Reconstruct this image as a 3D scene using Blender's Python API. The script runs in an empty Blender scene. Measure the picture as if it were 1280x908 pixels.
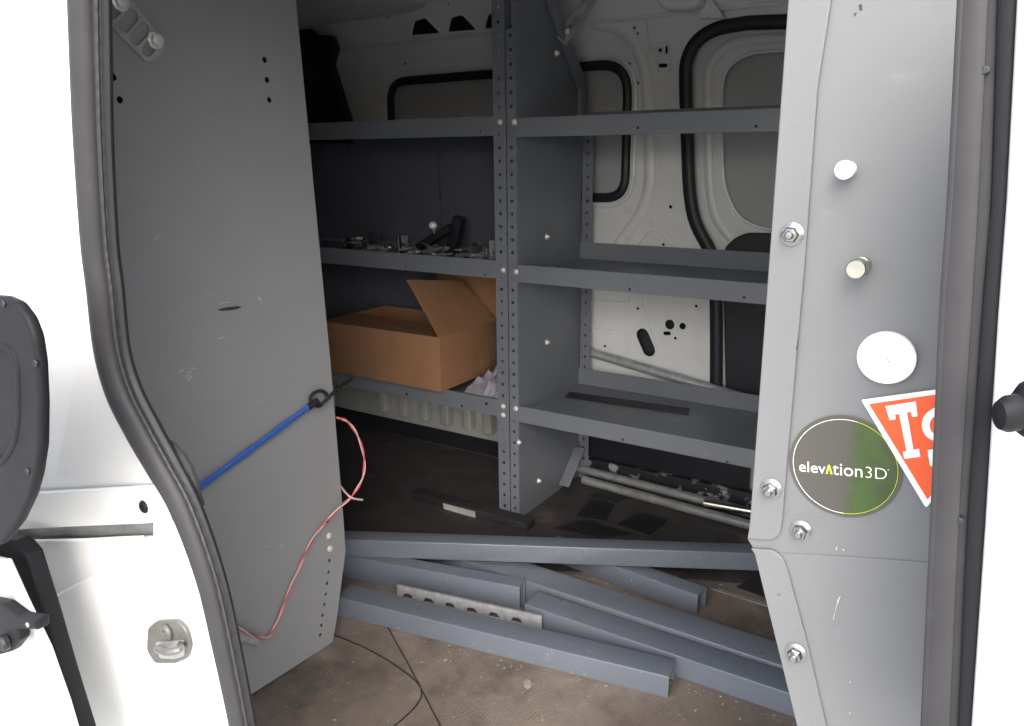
import bpy, bmesh, math, random
from mathutils import Vector, Matrix, noise
random.seed(7)
S = bpy.context.scene
COL = S.collection

# ------------------------------------------------------------------ camera
# van axes: x along the van (right = front), y into the van, z up from the cargo floor
F, TILT, ROLL, YAW = 980.0, 15.05, -0.6, 32.5
CAM = Vector((0, 0, .92))
t_, r_, y_ = map(math.radians, (TILT, ROLL, YAW))
FW = Vector((-math.sin(y_)*math.cos(t_), math.cos(y_)*math.cos(t_), -math.sin(t_)))
RT0 = Vector((math.cos(y_), math.sin(y_), 0))
UP0 = RT0.cross(FW)
RT = math.cos(r_)*RT0 + math.sin(r_)*UP0
UP = RT.cross(FW)
cd = bpy.data.cameras.new('camera'); cam = bpy.data.objects.new('camera', cd); COL.objects.link(cam)
cam.matrix_world = Matrix(((RT.x, UP.x, -FW.x, CAM.x), (RT.y, UP.y, -FW.y, CAM.y), (RT.z, UP.z, -FW.z, CAM.z), (0, 0, 0, 1)))
cd.sensor_fit = 'HORIZONTAL'; cd.sensor_width = 36; cd.lens = F/1280*36
cd.clip_start = .01; cd.clip_end = 2000
S.camera = cam

# ------------------------------------------------------------------ world, sun, exposure
w = bpy.data.worlds.new('World'); S.world = w; w.use_nodes = True
nt = w.node_tree; nt.nodes.clear()
sky = nt.nodes.new('ShaderNodeTexSky'); sky.sky_type = 'NISHITA'; sky.sun_disc = False
SUN_EL, SUN_AZ = 38, 150          # azimuth measured from +y towards +x: behind the camera
sky.sun_elevation = math.radians(SUN_EL); sky.sun_rotation = math.radians(SUN_AZ)
sky.air_density = 1.0; sky.dust_density = 3.0; sky.ozone_density = 1.0
hs = nt.nodes.new('ShaderNodeHueSaturation'); hs.inputs['Saturation'].default_value = .55
bg = nt.nodes.new('ShaderNodeBackground'); bg.inputs['Strength'].default_value = .15
ow = nt.nodes.new('ShaderNodeOutputWorld')
nt.links.new(sky.outputs[0], hs.inputs['Color']); nt.links.new(hs.outputs[0], bg.inputs[0]); nt.links.new(bg.outputs[0], ow.inputs[0])
sl = bpy.data.lights.new('sun', 'SUN'); sl.energy = 1.2; sl.angle = math.radians(70); sl.color = (1, .97, .93)
so = bpy.data.objects.new('sun', sl); COL.objects.link(so)
az, el = math.radians(SUN_AZ), math.radians(SUN_EL)
to_sun = Vector((math.sin(az)*math.cos(el), math.cos(az)*math.cos(el), math.sin(el)))
so.rotation_euler = to_sun.to_track_quat('Z', 'Y').to_euler()
S.view_settings.view_transform = 'Standard'; S.view_settings.look = 'None'
S.view_settings.exposure = 1.7; S.view_settings.gamma = 1
S.render.engine = 'CYCLES'
S.cycles.max_bounces = 10; S.cycles.diffuse_bounces = 7

# ------------------------------------------------------------------ measuring helpers: a photo pixel onto a plane of the van
def ray(px, py): return FW + RT*((px-640)/F) - UP*((py-454)/F)
def on(px, py, ax, v):
    d = ray(px, py); return CAM + d*((v-CAM[ax])/d[ax])
def PX(px, py, v): return on(px, py, 0, v)
def PY(px, py, v): return on(px, py, 1, v)
def PZ(px, py, v): return on(px, py, 2, v)

# ------------------------------------------------------------------ materials
def mat(name, col, rough=.5, metal=0., var=.12, nscale=12, bump=0., bscale=200, spec=.5, spots=None, rvar=.1, coat=0., grime=None):
    m = bpy.data.materials.new(name); m.use_nodes = True
    n = m.node_tree.nodes; l = m.node_tree.links
    b = n['Principled BSDF']; b.inputs['Metallic'].default_value = metal
    b.inputs['Specular IOR Level'].default_value = spec; b.inputs['Coat Weight'].default_value = coat
    tc = n.new('ShaderNodeTexCoord')
    nz = n.new('ShaderNodeTexNoise'); nz.inputs['Scale'].default_value = nscale; nz.inputs['Detail'].default_value = 6; nz.inputs['Roughness'].default_value = .6
    l.new(tc.outputs['Object'], nz.inputs['Vector'])
    rp = n.new('ShaderNodeValToRGB'); rp.color_ramp.elements[0].position = .3; rp.color_ramp.elements[1].position = .7
    c = Vector(col)
    rp.color_ramp.elements[0].color = (*(c*(1-var)), 1); rp.color_ramp.elements[1].color = (*(c*(1+var*.6)), 1)
    l.new(nz.outputs['Fac'], rp.inputs['Fac']); out = rp.outputs['Color']
    for sp in ([spots] if spots else []) + ([grime] if grime else []):      # (colour, noise scale, threshold, softness)
        n2 = n.new('ShaderNodeTexNoise'); n2.inputs['Scale'].default_value = sp[1]; n2.inputs['Detail'].default_value = 5
        l.new(tc.outputs['Object'], n2.inputs['Vector'])
        r2 = n.new('ShaderNodeValToRGB'); r2.color_ramp.elements[0].position = sp[2]; r2.color_ramp.elements[1].position = sp[2]+sp[3]
        l.new(n2.outputs['Fac'], r2.inputs['Fac'])
        mx = n.new('ShaderNodeMix'); mx.data_type = 'RGBA'
        l.new(r2.outputs['Color'], mx.inputs['Factor']); l.new(out, mx.inputs['A']); mx.inputs['B'].default_value = (*sp[0], 1)
        out = mx.outputs['Result']
    l.new(out, b.inputs['Base Color'])
    mr = n.new('ShaderNodeMapRange'); mr.inputs['To Min'].default_value = max(0, rough-rvar); mr.inputs['To Max'].default_value = min(1, rough+rvar)
    n3 = n.new('ShaderNodeTexNoise'); n3.inputs['Scale'].default_value = nscale*2.3; n3.inputs['Detail'].default_value = 4
    l.new(tc.outputs['Object'], n3.inputs['Vector']); l.new(n3.outputs['Fac'], mr.inputs['Value']); l.new(mr.outputs[0], b.inputs['Roughness'])
    if bump:
        nb = n.new('ShaderNodeTexNoise'); nb.inputs['Scale'].default_value = bscale; nb.inputs['Detail'].default_value = 3
        l.new(tc.outputs['Object'], nb.inputs['Vector'])
        bp = n.new('ShaderNodeBump'); bp.inputs['Strength'].default_value = bump; bp.inputs['Distance'].default_value = .002
        l.new(nb.outputs['Fac'], bp.inputs['Height']); l.new(bp.outputs[0], b.inputs['Normal'])
    return m
GREY = mat('grey powder coat', (.152, .155, .159), .5, var=.05, nscale=5, bump=.08, bscale=900, spots=((.185, .187, .19), 38, .66, .12))
SHELF = mat('dark grey shelf paint', (.172, .186, .212), .40, var=.08, nscale=6, bump=.06, bscale=900, spots=((.20, .21, .22), 30, .66, .12), grime=((.30, .30, .30), 95, .72, .04))
BEAM = mat('blue grey channel paint', (.134, .152, .186), .32, var=.07, nscale=9, bump=.05, bscale=800, spots=((.165, .18, .21), 26, .64, .14), grime=((.26, .26, .26), 110, .67, .05))
WHITE = mat('white van paint', (.74, .74, .73), .28, rvar=.01, var=.008, nscale=3, coat=.3)
INWHITE = mat('white inner paint', (.74, .75, .74), .35, var=.07, nscale=7, spots=((.60, .59, .56), 18, .66, .14))
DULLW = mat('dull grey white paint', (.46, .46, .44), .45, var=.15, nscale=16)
CAVITY = mat('dark cavity shade', (.03, .03, .032), .7, var=.2)
PRIMER = mat('grey primer skin', (.40, .41, .415), .5, var=.06, nscale=5)
PANELG = mat('mid grey panel paint', (.272, .278, .286), .45, rvar=.16, var=.06, nscale=4, bump=.06, bscale=900, spots=((.305, .31, .316), 30, .68, .1))
RUBBER = mat('black rubber', (.034, .033, .036), .5, var=.12, nscale=30, bump=.04, bscale=300, spec=.26, spots=((.045, .045, .045), 45, .67, .1))
SEALBLACK = mat('far seal rubber', (.014, .014, .020), .5, var=.15)
PLASTIC = mat('charcoal plastic', (.012, .0126, .0145), .55, spec=.16, var=.08, nscale=20, bump=.06, bscale=900)
BLACK = mat('black plastic', (.016, .017, .02), .45, var=.2)
NAVY = mat('dark trim', (.017, .018, .025), .5, var=.2)
STEEL = mat('zinc plated steel', (.34, .34, .335), .3, 1., var=.12, nscale=60)
ZINC = mat('bright zinc screw', (.72, .72, .70), .3, .25, var=.1, nscale=90)
GALV = mat('galvanised steel', (.42, .43, .445), .42, .35, var=.25, nscale=70)
PIPE = mat('dull conduit', (.42, .425, .42), .38, .55, var=.25, nscale=40)
CARD = mat('brown cardboard', (.32, .166, .083), .85, var=.10, nscale=14, bump=.22, bscale=70, spots=((.33, .18, .095), 55, .66, .12), grime=((.285, .138, .062), 9, .6, .15))
CARDIN = mat('cardboard inside', (.16, .09, .05), .9, var=.1)
BLUE = mat('blue cord', (.035, .125, .46), .55, var=.3, nscale=300, bump=.3, bscale=900)
PAPER = mat('crumpled tissue', (.72, .68, .78), .7, var=.12, nscale=40)
ORANGE = mat('orange red print', (.78, .095, .02), .35, var=.03)
PRINTW = mat('white print', (.84, .84, .83), .4, var=.02)
CAPW = mat('white plastic cap', (.86, .86, .85), .4, var=.02)
LIME = mat('lime print', (.46, .55, .05), .4, var=.02)
DARKMARK = mat('dark scuff', (.04, .04, .042), .7, var=.4, nscale=200)
FAINT = mat('faint rub mark', (.35, .355, .36), .5, var=.1, nscale=200)
PALEMARK = mat('pale scuff', (.42, .42, .40), .6, var=.4, nscale=300)
RUST = mat('grimy rust', (.20, .15, .10), .8, var=.4, nscale=80)
TAPE = mat('clear packing tape', (.30, .19, .115), .18, var=.1, nscale=30)
DEBRIS = mat('pale crumbs', (.34, .30, .25), .8, var=.4, nscale=300)
BOUNCE = mat('pale bounce ground', (.46, .46, .45), .9, var=.2, nscale=3, bump=.3, bscale=60)

# ------------------------------------------------------------------ build helpers
def sm(me, angle=35):
    for p in me.polygons: p.use_smooth = True
    try: me.set_sharp_from_angle(angle=math.radians(angle))
    except Exception: pass
    return me
def mesh_of(bm, name='m', smooth=True):
    me = bpy.data.meshes.new(name); bmesh.ops.recalc_face_normals(bm, faces=bm.faces); bm.to_mesh(me); bm.free()
    return sm(me) if smooth else me
ROOT = {}
def root_loc(p):
    while p.parent: p = p.parent
    return Vector(p.location)
def thing(name, label, cat, loc, group=None):
    o = bpy.data.objects.new(name, None); COL.objects.link(o); o.location = loc; o.empty_display_size = .05
    o['label'] = label; o['category'] = cat
    if group: o['group'] = group
    return o
def part(name, me, m, parent, label=None):
    """a mesh drawn in van coordinates becomes a child of parent"""
    me.transform(Matrix.Translation(-root_loc(parent)))
    o = bpy.data.objects.new(name, me); COL.objects.link(o); o.parent = parent
    me.name = name
    if m is not None: me.materials.clear(); me.materials.append(m)
    if label: o['label'] = label
    return o
def inst(name, me, m, parent, loc, rot=None, label=None):
    """shared mesh drawn at its own origin, placed at loc"""
    o = bpy.data.objects.new(name, me); COL.objects.link(o); o.parent = parent
    o.location = Vector(loc)-root_loc(parent) if parent else Vector(loc)
    if rot is not None: o.rotation_euler = rot
    if m is not None and not me.materials: me.materials.append(m)
    if label: o['label'] = label
    return o
def single(name, me, m, label, cat, group=None, kind=None):
    """a whole thing that is one mesh; origin at its base"""
    vs = [v.co for v in me.vertices]
    c = Vector(((min(v.x for v in vs)+max(v.x for v in vs))/2, (min(v.y for v in vs)+max(v.y for v in vs))/2, min(v.z for v in vs)))
    me.transform(Matrix.Translation(-c)); me.name = name
    o = bpy.data.objects.new(name, me); COL.objects.link(o); o.location = c
    me.materials.clear(); me.materials.append(m)
    if label: o['label'] = label
    if cat: o['category'] = cat
    if group: o['group'] = group
    if kind: o['kind'] = kind
    return o
YF = (Vector((1, 0, 0)), Vector((0, 0, 1)), Vector((0, -1, 0)))      # faces -y (towards the camera)
XF = (Vector((0, 1, 0)), Vector((0, 0, 1)), Vector((1, 0, 0)))       # faces +x
ZF = (Vector((1, 0, 0)), Vector((0, 1, 0)), Vector((0, 0, 1)))
def circ(cx, cy, r, n=10, ry=None):
    ry = ry or r
    return [(cx+r*math.cos(2*math.pi*i/n), cy+ry*math.sin(2*math.pi*i/n)) for i in range(n)]
def roundpoly(pts, rad, n=5):
    """round each corner of a 2D polygon; rad a number or one per corner"""
    out = []; N = len(pts)
    for i, p in enumerate(pts):
        r = rad[i] if hasattr(rad, '__len__') else rad
        a = Vector(pts[i-1]); b = Vector(p); c = Vector(pts[(i+1) % N])
        if r <= 0: out.append(tuple(b)); continue
        d1 = (a-b); d2 = (c-b); k = min(r, d1.length*.48, d2.length*.48)
        p1 = b+d1.normalized()*k; p2 = b+d2.normalized()*k
        for j in range(n+1):
            u = j/n; out.append(tuple(p1*(1-u)**2+b*2*u*(1-u)+p2*u*u))
    return out
def plate(outer, holes=(), th=.002, bev=.0005, frame=YF, off=0., res=1):
    """flat sheet with real holes; 2D outline in frame, front face at off along the frame normal"""
    cu = bpy.data.curves.new('c', 'CURVE'); cu.dimensions = '2D'; cu.fill_mode = 'BOTH'
    for pts in [outer]+list(holes):
        s = cu.splines.new('POLY'); s.points.add(len(pts)-1)
        for q, p in zip(s.points, pts): q.co = (p[0], p[1], 0, 1)
        s.use_cyclic_u = True
    cu.extrude = max(0, th/2-bev); cu.bevel_depth = bev; cu.bevel_resolution = res; cu.offset = -bev
    o = bpy.data.objects.new('c', cu); COL.objects.link(o)
    bpy.context.view_layer.update()
    me = bpy.data.meshes.new_from_object(o.evaluated_get(bpy.context.evaluated_depsgraph_get()))
    bpy.data.objects.remove(o); bpy.data.curves.remove(cu)
    ex, ey, ez = frame; oo = ez*(off-th/2)
    me.transform(Matrix(((ex.x, ey.x, ez.x, oo.x), (ex.y, ey.y, ez.y, oo.y), (ex.z, ey.z, ez.z, oo.z), (0, 0, 0, 1))))
    me.materials.clear(); sm(me)
    bm = bmesh.new(); bm.from_mesh(me)
    for e in bm.edges:
        if len(e.link_faces) == 2 and sum(abs(f.normal.dot(ez)) > .9995 for f in e.link_faces) == 1: e.smooth = False
    bm.to_mesh(me); bm.free()
    return me
def yplate(outer, y, holes=(), th=.002, bev=.0005, res=1): return plate(outer, holes, th, bev, YF, -y, res)
def xplate(outer, x, holes=(), th=.002, bev=.0005, res=1): return plate(outer, holes, th, bev, XF, x, res)
def zplate(outer, z, holes=(), th=.002, bev=.0005, res=1): return plate(outer, holes, th, bev, ZF, z, res)
def xz(v): return (v.x, v.z)
def yz(v): return (v.y, v.z)
def xy(v): return (v.x, v.y)
def ypoly(pix, y): return [xz(PY(a, b, y)) for a, b in pix]
def xpoly(pix, x): return [yz(PX(a, b, x)) for a, b in pix]
def zpoly(pix, z): return [xy(PZ(a, b, z)) for a, b in pix]
def box_bm(bm, c, s, M=None, bev=0., segs=2):
    g = bmesh.ops.create_cube(bm, size=1.); vs = g['verts']
    bmesh.ops.scale(bm, vec=s, verts=vs); bmesh.ops.translate(bm, vec=c, verts=vs)
    if bev:
        es = list({e for v in vs for e in v.link_edges})
        r = bmesh.ops.bevel(bm, geom=es, offset=bev, segments=segs, affect='EDGES', profile=.6)
        vs = list({v for v in vs if v.is_valid} | set(r['verts']))
    if M is not None: bmesh.ops.transform(bm, matrix=M, verts=vs)
    return vs
def box(x0, x1, y0, y1, z0, z1, bev=0., segs=2):
    bm = bmesh.new(); box_bm(bm, ((x0+x1)/2, (y0+y1)/2, (z0+z1)/2), (x1-x0, y1-y0, z1-z0), None, bev, segs); return mesh_of(bm)
def smooth_path(pts, n=6):
    pts = [Vector(p) for p in pts]; out = []
    P = [pts[0]*2-pts[1]]+pts+[pts[-1]*2-pts[-2]]
    for i in range(1, len(P)-2):
        a, b, c, d = P[i-1:i+3]
        for j in range(n):
            t = j/n; out.append(.5*((2*b)+(c-a)*t+(2*a-5*b+4*c-d)*t*t+(3*b-a-3*c+d)*t**3))
    out.append(pts[-1]); return out
def tube_bm(bm, path, rad, seg=8, caps=True, closed=False, ref=None, sq=1.):
    path = [Vector(p) for p in path]; N = len(path); rings = []
    nrm = None
    for i, p in enumerate(path):
        if closed: tg = (path[(i+1) % N]-path[i-1]).normalized()
        else: tg = (path[min(i+1, N-1)]-path[max(i-1, 0)]).normalized()
        if ref is not None: nrm = (ref-tg*ref.dot(tg)).normalized()
        elif nrm is None: nrm = tg.orthogonal().normalized()
        else: nrm = (nrm-tg*nrm.dot(tg)).normalized()
        bn = tg.cross(nrm); r = rad[i] if hasattr(rad, '__len__') else rad
        rings.append([bm.verts.new(p+(nrm*math.cos(2*math.pi*k/seg)*sq+bn*math.sin(2*math.pi*k/seg))*r) for k in range(seg)])
    for i in range(N if closed else N-1):
        a, b = rings[i], rings[(i+1) % N]
        for k in range(seg): bm.faces.new((a[k], a[(k+1) % seg], b[(k+1) % seg], b[k]))
    if caps and not closed: bm.faces.new(rings[0][::-1]); bm.faces.new(rings[-1])
def tube(path, rad, seg=8, closed=False, ref=None, sq=1.):
    bm = bmesh.new(); tube_bm(bm, path, rad, seg, True, closed, ref, sq); return mesh_of(bm)
def lathe(prof, seg=16, M=None):
    """prof: (radius, height) pairs along +z"""
    bm = bmesh.new(); rings = []
    for r, h in prof:
        rings.append([bm.verts.new((r*math.cos(2*math.pi*k/seg), r*math.sin(2*math.pi*k/seg), h)) for k in range(seg)])
    for a, b in zip(rings, rings[1:]):
        for k in range(seg): bm.faces.new((a[k], a[(k+1) % seg], b[(k+1) % seg], b[k]))
    bm.faces.new(rings[0][::-1]); bm.faces.new(rings[-1])
    if M is not None: bm.transform(M)
    return mesh_of(bm)
RY = Matrix.Rotation(math.radians(90), 4, 'X')        # +z -> -y
RX = Matrix.Rotation(math.radians(90), 4, 'Y')        # +z -> +x
def text_mesh(s, size, th=.0004, off=0.):
    cu = bpy.data.curves.new('t', 'FONT'); cu.body = s; cu.size = size; cu.extrude = th/2; cu.offset = off; cu.align_x = 'LEFT'; cu.resolution_u = 4
    o = bpy.data.objects.new('t', cu); COL.objects.link(o); bpy.context.view_layer.update()
    me = bpy.data.meshes.new_from_object(o.evaluated_get(bpy.context.evaluated_depsgraph_get()))
    bpy.data.objects.remove(o); bpy.data.curves.remove(cu); me.materials.clear()
    return me
def join(*mes):
    bm = bmesh.new()
    for m in mes: bm.from_mesh(m)
    me = bpy.data.meshes.new('j'); bm.to_mesh(me); bm.free(); return sm(me)

# ------------------------------------------------------------------ unseen ground under the van, made pale to bounce light inside
g = single('ground', box(-60, 60, -60, 60, -.75, -.62), BOUNCE, None, None, kind='structure')

# ================================================================== THE VAN
van = thing('cargo_van', 'white cargo van seen through its open sliding door, with bare metal walls inside', 'van', (-1.0, 1.2, -.05))
YW = 1.95                                             # inner face of the far side wall
REAR, FRONT = -2.35, .75
part('roof', box(REAR-.05, FRONT+.05, .40, 2.1, 1.36, 1.39), INWHITE, van)
for x in (-1.95, -1.25, -.55):
    part('roof_bow', box(x-.05, x+.05, .45, 1.97, 1.325, 1.358, .012), INWHITE, van)
part('rear_door', box(REAR-.04, REAR, .40, 2.1, -.04, 1.36), PRIMER, van)
part('cab_bulkhead', xplate([(.40, -.04), (2.1, -.04), (2.1, 1.36), (.40, 1.36)], FRONT+.03, (), .03, .004), INWHITE, van)

# floor: one deck, worn brown mat material with fine ribs
fm = bpy.data.materials.new('worn brown floor'); fm.use_nodes = True
n = fm.node_tree.nodes; l = fm.node_tree.links; b = n['Principled BSDF']
tc = n.new('ShaderNodeTexCoord')
def nz(scale, detail=6, rough=.6):
    q = n.new('ShaderNodeTexNoise'); q.inputs['Scale'].default_value = scale; q.inputs['Detail'].default_value = detail; q.inputs['Roughness'].default_value = rough
    l.new(tc.outputs['Object'], q.inputs['Vector']); return q
def ramp(src, stops):
    q = n.new('ShaderNodeValToRGB'); e = q.color_ramp.elements
    e[0].position, e[0].color = stops[0][0], (*stops[0][1], 1); e[1].position, e[1].color = stops[-1][0], (*stops[-1][1], 1)
    for p, c in stops[1:-1]: k = e.new(p); k.color = (*c, 1)
    l.new(src, q.inputs['Fac']); return q.outputs['Color']
def mixc(fac, a, bcol):
    q = n.new('ShaderNodeMix'); q.data_type = 'RGBA'; l.new(fac, q.inputs['Factor']); l.new(a, q.inputs['A'])
    if isinstance(bcol, tuple): q.inputs['B'].default_value = (*bcol, 1)
    else: l.new(bcol, q.inputs['B'])
    return q.outputs['Result']
c0 = ramp(nz(3.2).outputs['Fac'], [(.3, (.112, .090, .076)), (.5, (.182, .149, .126)), (.7, (.25, .206, .174))])
c1 = mixc(ramp(nz(22).outputs['Fac'], [(.55, (0, 0, 0)), (.75, (.7, .7, .7))]), c0, (.29, .24, .195))
c2 = mixc(ramp(nz(9).outputs['Fac'], [(.5, (0, 0, 0)), (.68, (.8, .8, .8))]), c1, (.082, .068, .058))
c3 = mixc(ramp(nz(160, 2).outputs['Fac'], [(.70, (0, 0, 0)), (.76, (1, 1, 1))]), c2, (.34, .29, .24))
wv = n.new('ShaderNodeTexWave'); wv.inputs['Scale'].default_value = 62; wv.inputs['Distortion'].default_value = 3.5; wv.inputs['Detail'].default_value = 3; wv.inputs['Detail Scale'].default_value = 2
mp = n.new('ShaderNodeMapping'); mp.inputs['Rotation'].default_value = (0, 0, .3); l.new(tc.outputs['Object'], mp.inputs['Vector']); l.new(mp.outputs[0], wv.inputs['Vector'])
pm = n.new('ShaderNodeMath'); pm.operation = 'MULTIPLY'; l.new(wv.outputs['Fac'], pm.inputs[0])
l.new(ramp(nz(7, 3).outputs['Fac'], [(.46, (0, 0, 0)), (.60, (1, 1, 1))]), pm.inputs[1])
p2 = n.new('ShaderNodeMath'); p2.operation = 'MULTIPLY'; p2.inputs[1].default_value = .40; l.new(pm.outputs[0], p2.inputs[0])
c4 = mixc(p2.outputs[0], c3, (.085, .062, .045))
l.new(c4, b.inputs['Base Color']); b.inputs['Roughness'].default_value = .62
bp = n.new('ShaderNodeBump'); bp.inputs['Strength'].default_value = .4; bp.inputs['Distance'].default_value = .002
ad = n.new('ShaderNodeMath'); l.new(nz(130, 4).outputs['Fac'], ad.inputs[0]); l.new(pm.outputs[0], ad.inputs[1]); l.new(ad.outputs[0], bp.inputs['Height']); l.new(bp.outputs[0], b.inputs['Normal'])
part('cargo_floor', box(REAR, FRONT, .42, 2.0, -.03, 0), fm, van)

# ---- far side wall: sheet with window and door openings, all in the plane y = YW
q_out = [PY(485, 150, YW), PY(488, 108, YW), PY(617, 84, YW), PY(778, 72, YW), PY(786, 250, YW), PY(735, 257, YW)]
qx0, qx1 = q_out[0].x, q_out[4].x; qz1 = PY(770, 75, YW).z; qz0 = PY(750, 252, YW).z; qz1l = PY(510, 97, YW).z
quarter = roundpoly([(qx0, qz0), (qx1, qz0), (qx1, qz1), (qx0+.01, qz1l)], [.07, .07, .09, .07], 7)
dd = [(987, 22), (930, 24), (893, 31), (868, 46), (855, 70), (853, 100), (855, 170), (858, 240), (866, 280), (884, 315), (889, 340), (891, 400), (891, 500), (891, 640)]
def smooth2(pix, n=4): return [(v.x, v.y) for v in smooth_path([(a, c, 0) for a, c in pix], n)]
dd = dd[:1]+smooth2(dd[1:-1])+dd[-1:]
dpath = ypoly(dd, YW)
door_open = [(.70, dpath[0][1])] + dpath[:-1] + [(dpath[-2][0]+.005, .03), (.70, .03)]
trap = []
for a in (515, 560, 608):
    trap.append(roundpoly(ypoly([(a, 45), (a+36, 42), (a+18, 23), (a+3, 26)] if a < 600 else [(a, 40), (a+36, 37), (a+18, 18), (a+3, 21)], YW-.04), .006, 3))
def cz(px, py, r, ry=None, n_=10): p = PY(px, py, YW); return circ(p.x, p.z, r, n_, ry)
def slot_px(p0, p1, r, y=YW):
    a, c = Vector(xz(PY(*p0, y))), Vector(xz(PY(*p1, y))); d = (c-a).normalized(); ang = math.atan2(d.y, d.x)
    return [(c.x+r*math.cos(ang+t), c.y+r*math.sin(ang+t)) for t in [math.pi*(-.5+i/6) for i in range(7)]] + \
           [(a.x+r*math.cos(ang+t), a.y+r*math.sin(ang+t)) for t in [math.pi*(.5+i/6) for i in range(7)]]
wall_holes = [quarter, cz(825, 63, .0045), slot_px((833, 59), (833, 66), .003), slot_px((825, 82), (832, 82), .0045),
              cz(786, 81, .006), cz(797, 104, .004), cz(838, 259, .0045), cz(829, 306, .004), cz(797, 386, .004), cz(870, 383, .004),
              slot_px((803, 419), (811, 438), .018), cz(837, 406, .013, .0135, 14), cz(853, 408, .009, None, 12), slot_px((831, 417), (836, 417), .005), cz(844, 423, .004), cz(756, 433, .004),
              cz(846, 421, .003) , cz(506, 80, .004), cz(793, 35, .003), cz(797, 42, .003)]
wall_holes.pop(-4)
wall = yplate([(REAR, -.03), (dpath[-2][0]-.002, -.03), ] + door_open[1:-2][::-1] + [(.70, dpath[0][1]+.0), (FRONT, dpath[0][1]), (FRONT, 1.238), (REAR, 1.238)], YW, wall_holes, .004, .0012, 2)
part('side_wall', wall, INWHITE, van)
# the cant rail above: leans inwards to the roof, with trapezoid openings
ang = math.radians(20)
RF = (Vector((1, 0, 0)), Vector((0, -math.sin(ang), math.cos(ang))), Vector((0, -math.cos(ang), -math.sin(ang))))
RO = Vector((0, YW-.006, 1.240))
def rpt(px, py):
    d = ray(px, py); k = (RO-CAM).dot(RF[2])/d.dot(RF[2]); p = CAM+d*k-RO; return (p.dot(RF[0]), p.dot(RF[1]))
tr = []
for a, y in ((515, 0), (561, -4), (607, -8)):
    tr.append(roundpoly([rpt(a-1, 45+y), rpt(a+36, 42+y), rpt(a+17, 22+y), rpt(a+3, 26+y)], .007, 3))
tr += [circ(*rpt(485, 22), .0035), circ(*rpt(528, 8), .003), circ(*rpt(560, 6), .003), circ(*rpt(466, 20), .003)]
rail = plate([(REAR, 0), (FRONT, 0), (FRONT, .14), (REAR, .14)], tr, .004, .0012, RF, 0)
rail.transform(Matrix.Translation(RO)); part('cant_rail', rail, INWHITE, van)
for t in tr[:3]:
    c = Vector((sum(p[0] for p in t)/len(t), sum(p[1] for p in t)/len(t)))
    bm = bmesh.new()
    tube_bm(bm, [RO+RF[0]*(c.x+(p[0]-c.x)*1.06)+RF[1]*(c.y+(p[1]-c.y)*1.06) for p in t], .0035, 6, False, True)
    part('opening_rim', mesh_of(bm), INWHITE, van)
# shallow step bead where wall meets rail
bm = bmesh.new(); tube_bm(bm, [Vector((REAR, YW-.006, 1.239)), Vector((FRONT, YW-.006, 1.239))], .005, 8); part('rail_bead', mesh_of(bm), INWHITE, van)
# outer skin behind the openings, colour blackened to shade the holes
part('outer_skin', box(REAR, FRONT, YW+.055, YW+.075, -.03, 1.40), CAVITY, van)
# quarter window: black seal, blank grey panel
def ring(poly, y, r, seg=8, sq=1.): return tube([Vector((p[0], y, p[1])) for p in poly], r, seg, True, Vector((0, 1, 0)), sq)
def inset(poly, k):
    N = len(poly); out = []
    A = sum(poly[i-1][0]*poly[i][1]-poly[i][0]*poly[i-1][1] for i in range(N)); sg = 1 if A > 0 else -1
    for i in range(N):
        a, b_, c = Vector(poly[i-1]), Vector(poly[i]), Vector(poly[(i+1) % N]); t = (c-a)
        if t.length < 1e-7: out.append(poly[i]); continue
        t.normalize(); out.append((b_.x-t.y*k*sg, b_.y+t.x*k*sg))
    return out
part('window_seal', ring(inset(quarter, .010), YW-.004, .0125, 8, .8), SEALBLACK, van)
part('window_blank', yplate(inset(quarter, -.005), YW+.018, (), .003), PRIMER, van)
# stamped frame around the quarter window
part('window_bead', ring(inset(quarter, -.012), YW-.001, .006, 8), INWHITE, van)
# pillar pressing between window and far door: a soft raised rib that follows the opening
rib = [PY(*p, YW) for p in [(742, 28), (775, 38), (797, 62), (807, 100), (811, 170), (812, 225), (803, 262), (785, 290), (768, 312), (750, 330)]]
part('pillar_rib', tube(smooth_path(rib, 5), .016, 10, False, Vector((0, 1, 0)), .55), INWHITE, van)
part('pillar_flange', tube(smooth_path([PY(*p, YW) for p in [(803, 0), (806, 10), (811, 50), (815, 110), (818, 190)]], 4), .004, 6), INWHITE, van)
arch = [PY(*p, YW) for p in [(795, 312), (808, 293), (818, 289), (828, 293), (846, 312)]]
part('pressed_arch', tube(smooth_path(arch, 4), .003, 6), INWHITE, van)
part('pressed_line', tube(smooth_path([PY(*p, YW) for p in [(802, 372), (812, 405), (828, 450), (838, 490)]], 4), .0028, 6), INWHITE, van)
part('pressed_line', tube(smooth_path([PY(*p, YW) for p in [(735, 375), (782, 378), (786, 372)]], 4), .0028, 6), INWHITE, van)
part('pressed_line', tube(smooth_path([PY(*p, YW) for p in [(735, 411), (783, 415), (786, 430), (780, 446)]], 4), .0022, 6), INWHITE, van)
kp = roundpoly(ypoly([(820, 52), (838, 52), (838, 90), (822, 90)], YW), .01, 4)
part('hinge_pad', ring(kp, YW, .003, 6), INWHITE, van)
# roof hinge blob and shelf at the top right
part('upper_pressing', yplate(roundpoly(ypoly([(815, -20), (880, -25), (880, 8), (862, 14), (830, 14)], YW-.05), .02, 5), YW-.075, (), .06, .012, 3), INWHITE, van)
part('rail_bracket', yplate(ypoly([(878, -15), (888, -5), (908, 24), (877, 24)], YW-.02), YW-.03, (), .01, .002), INWHITE, van)
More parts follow.
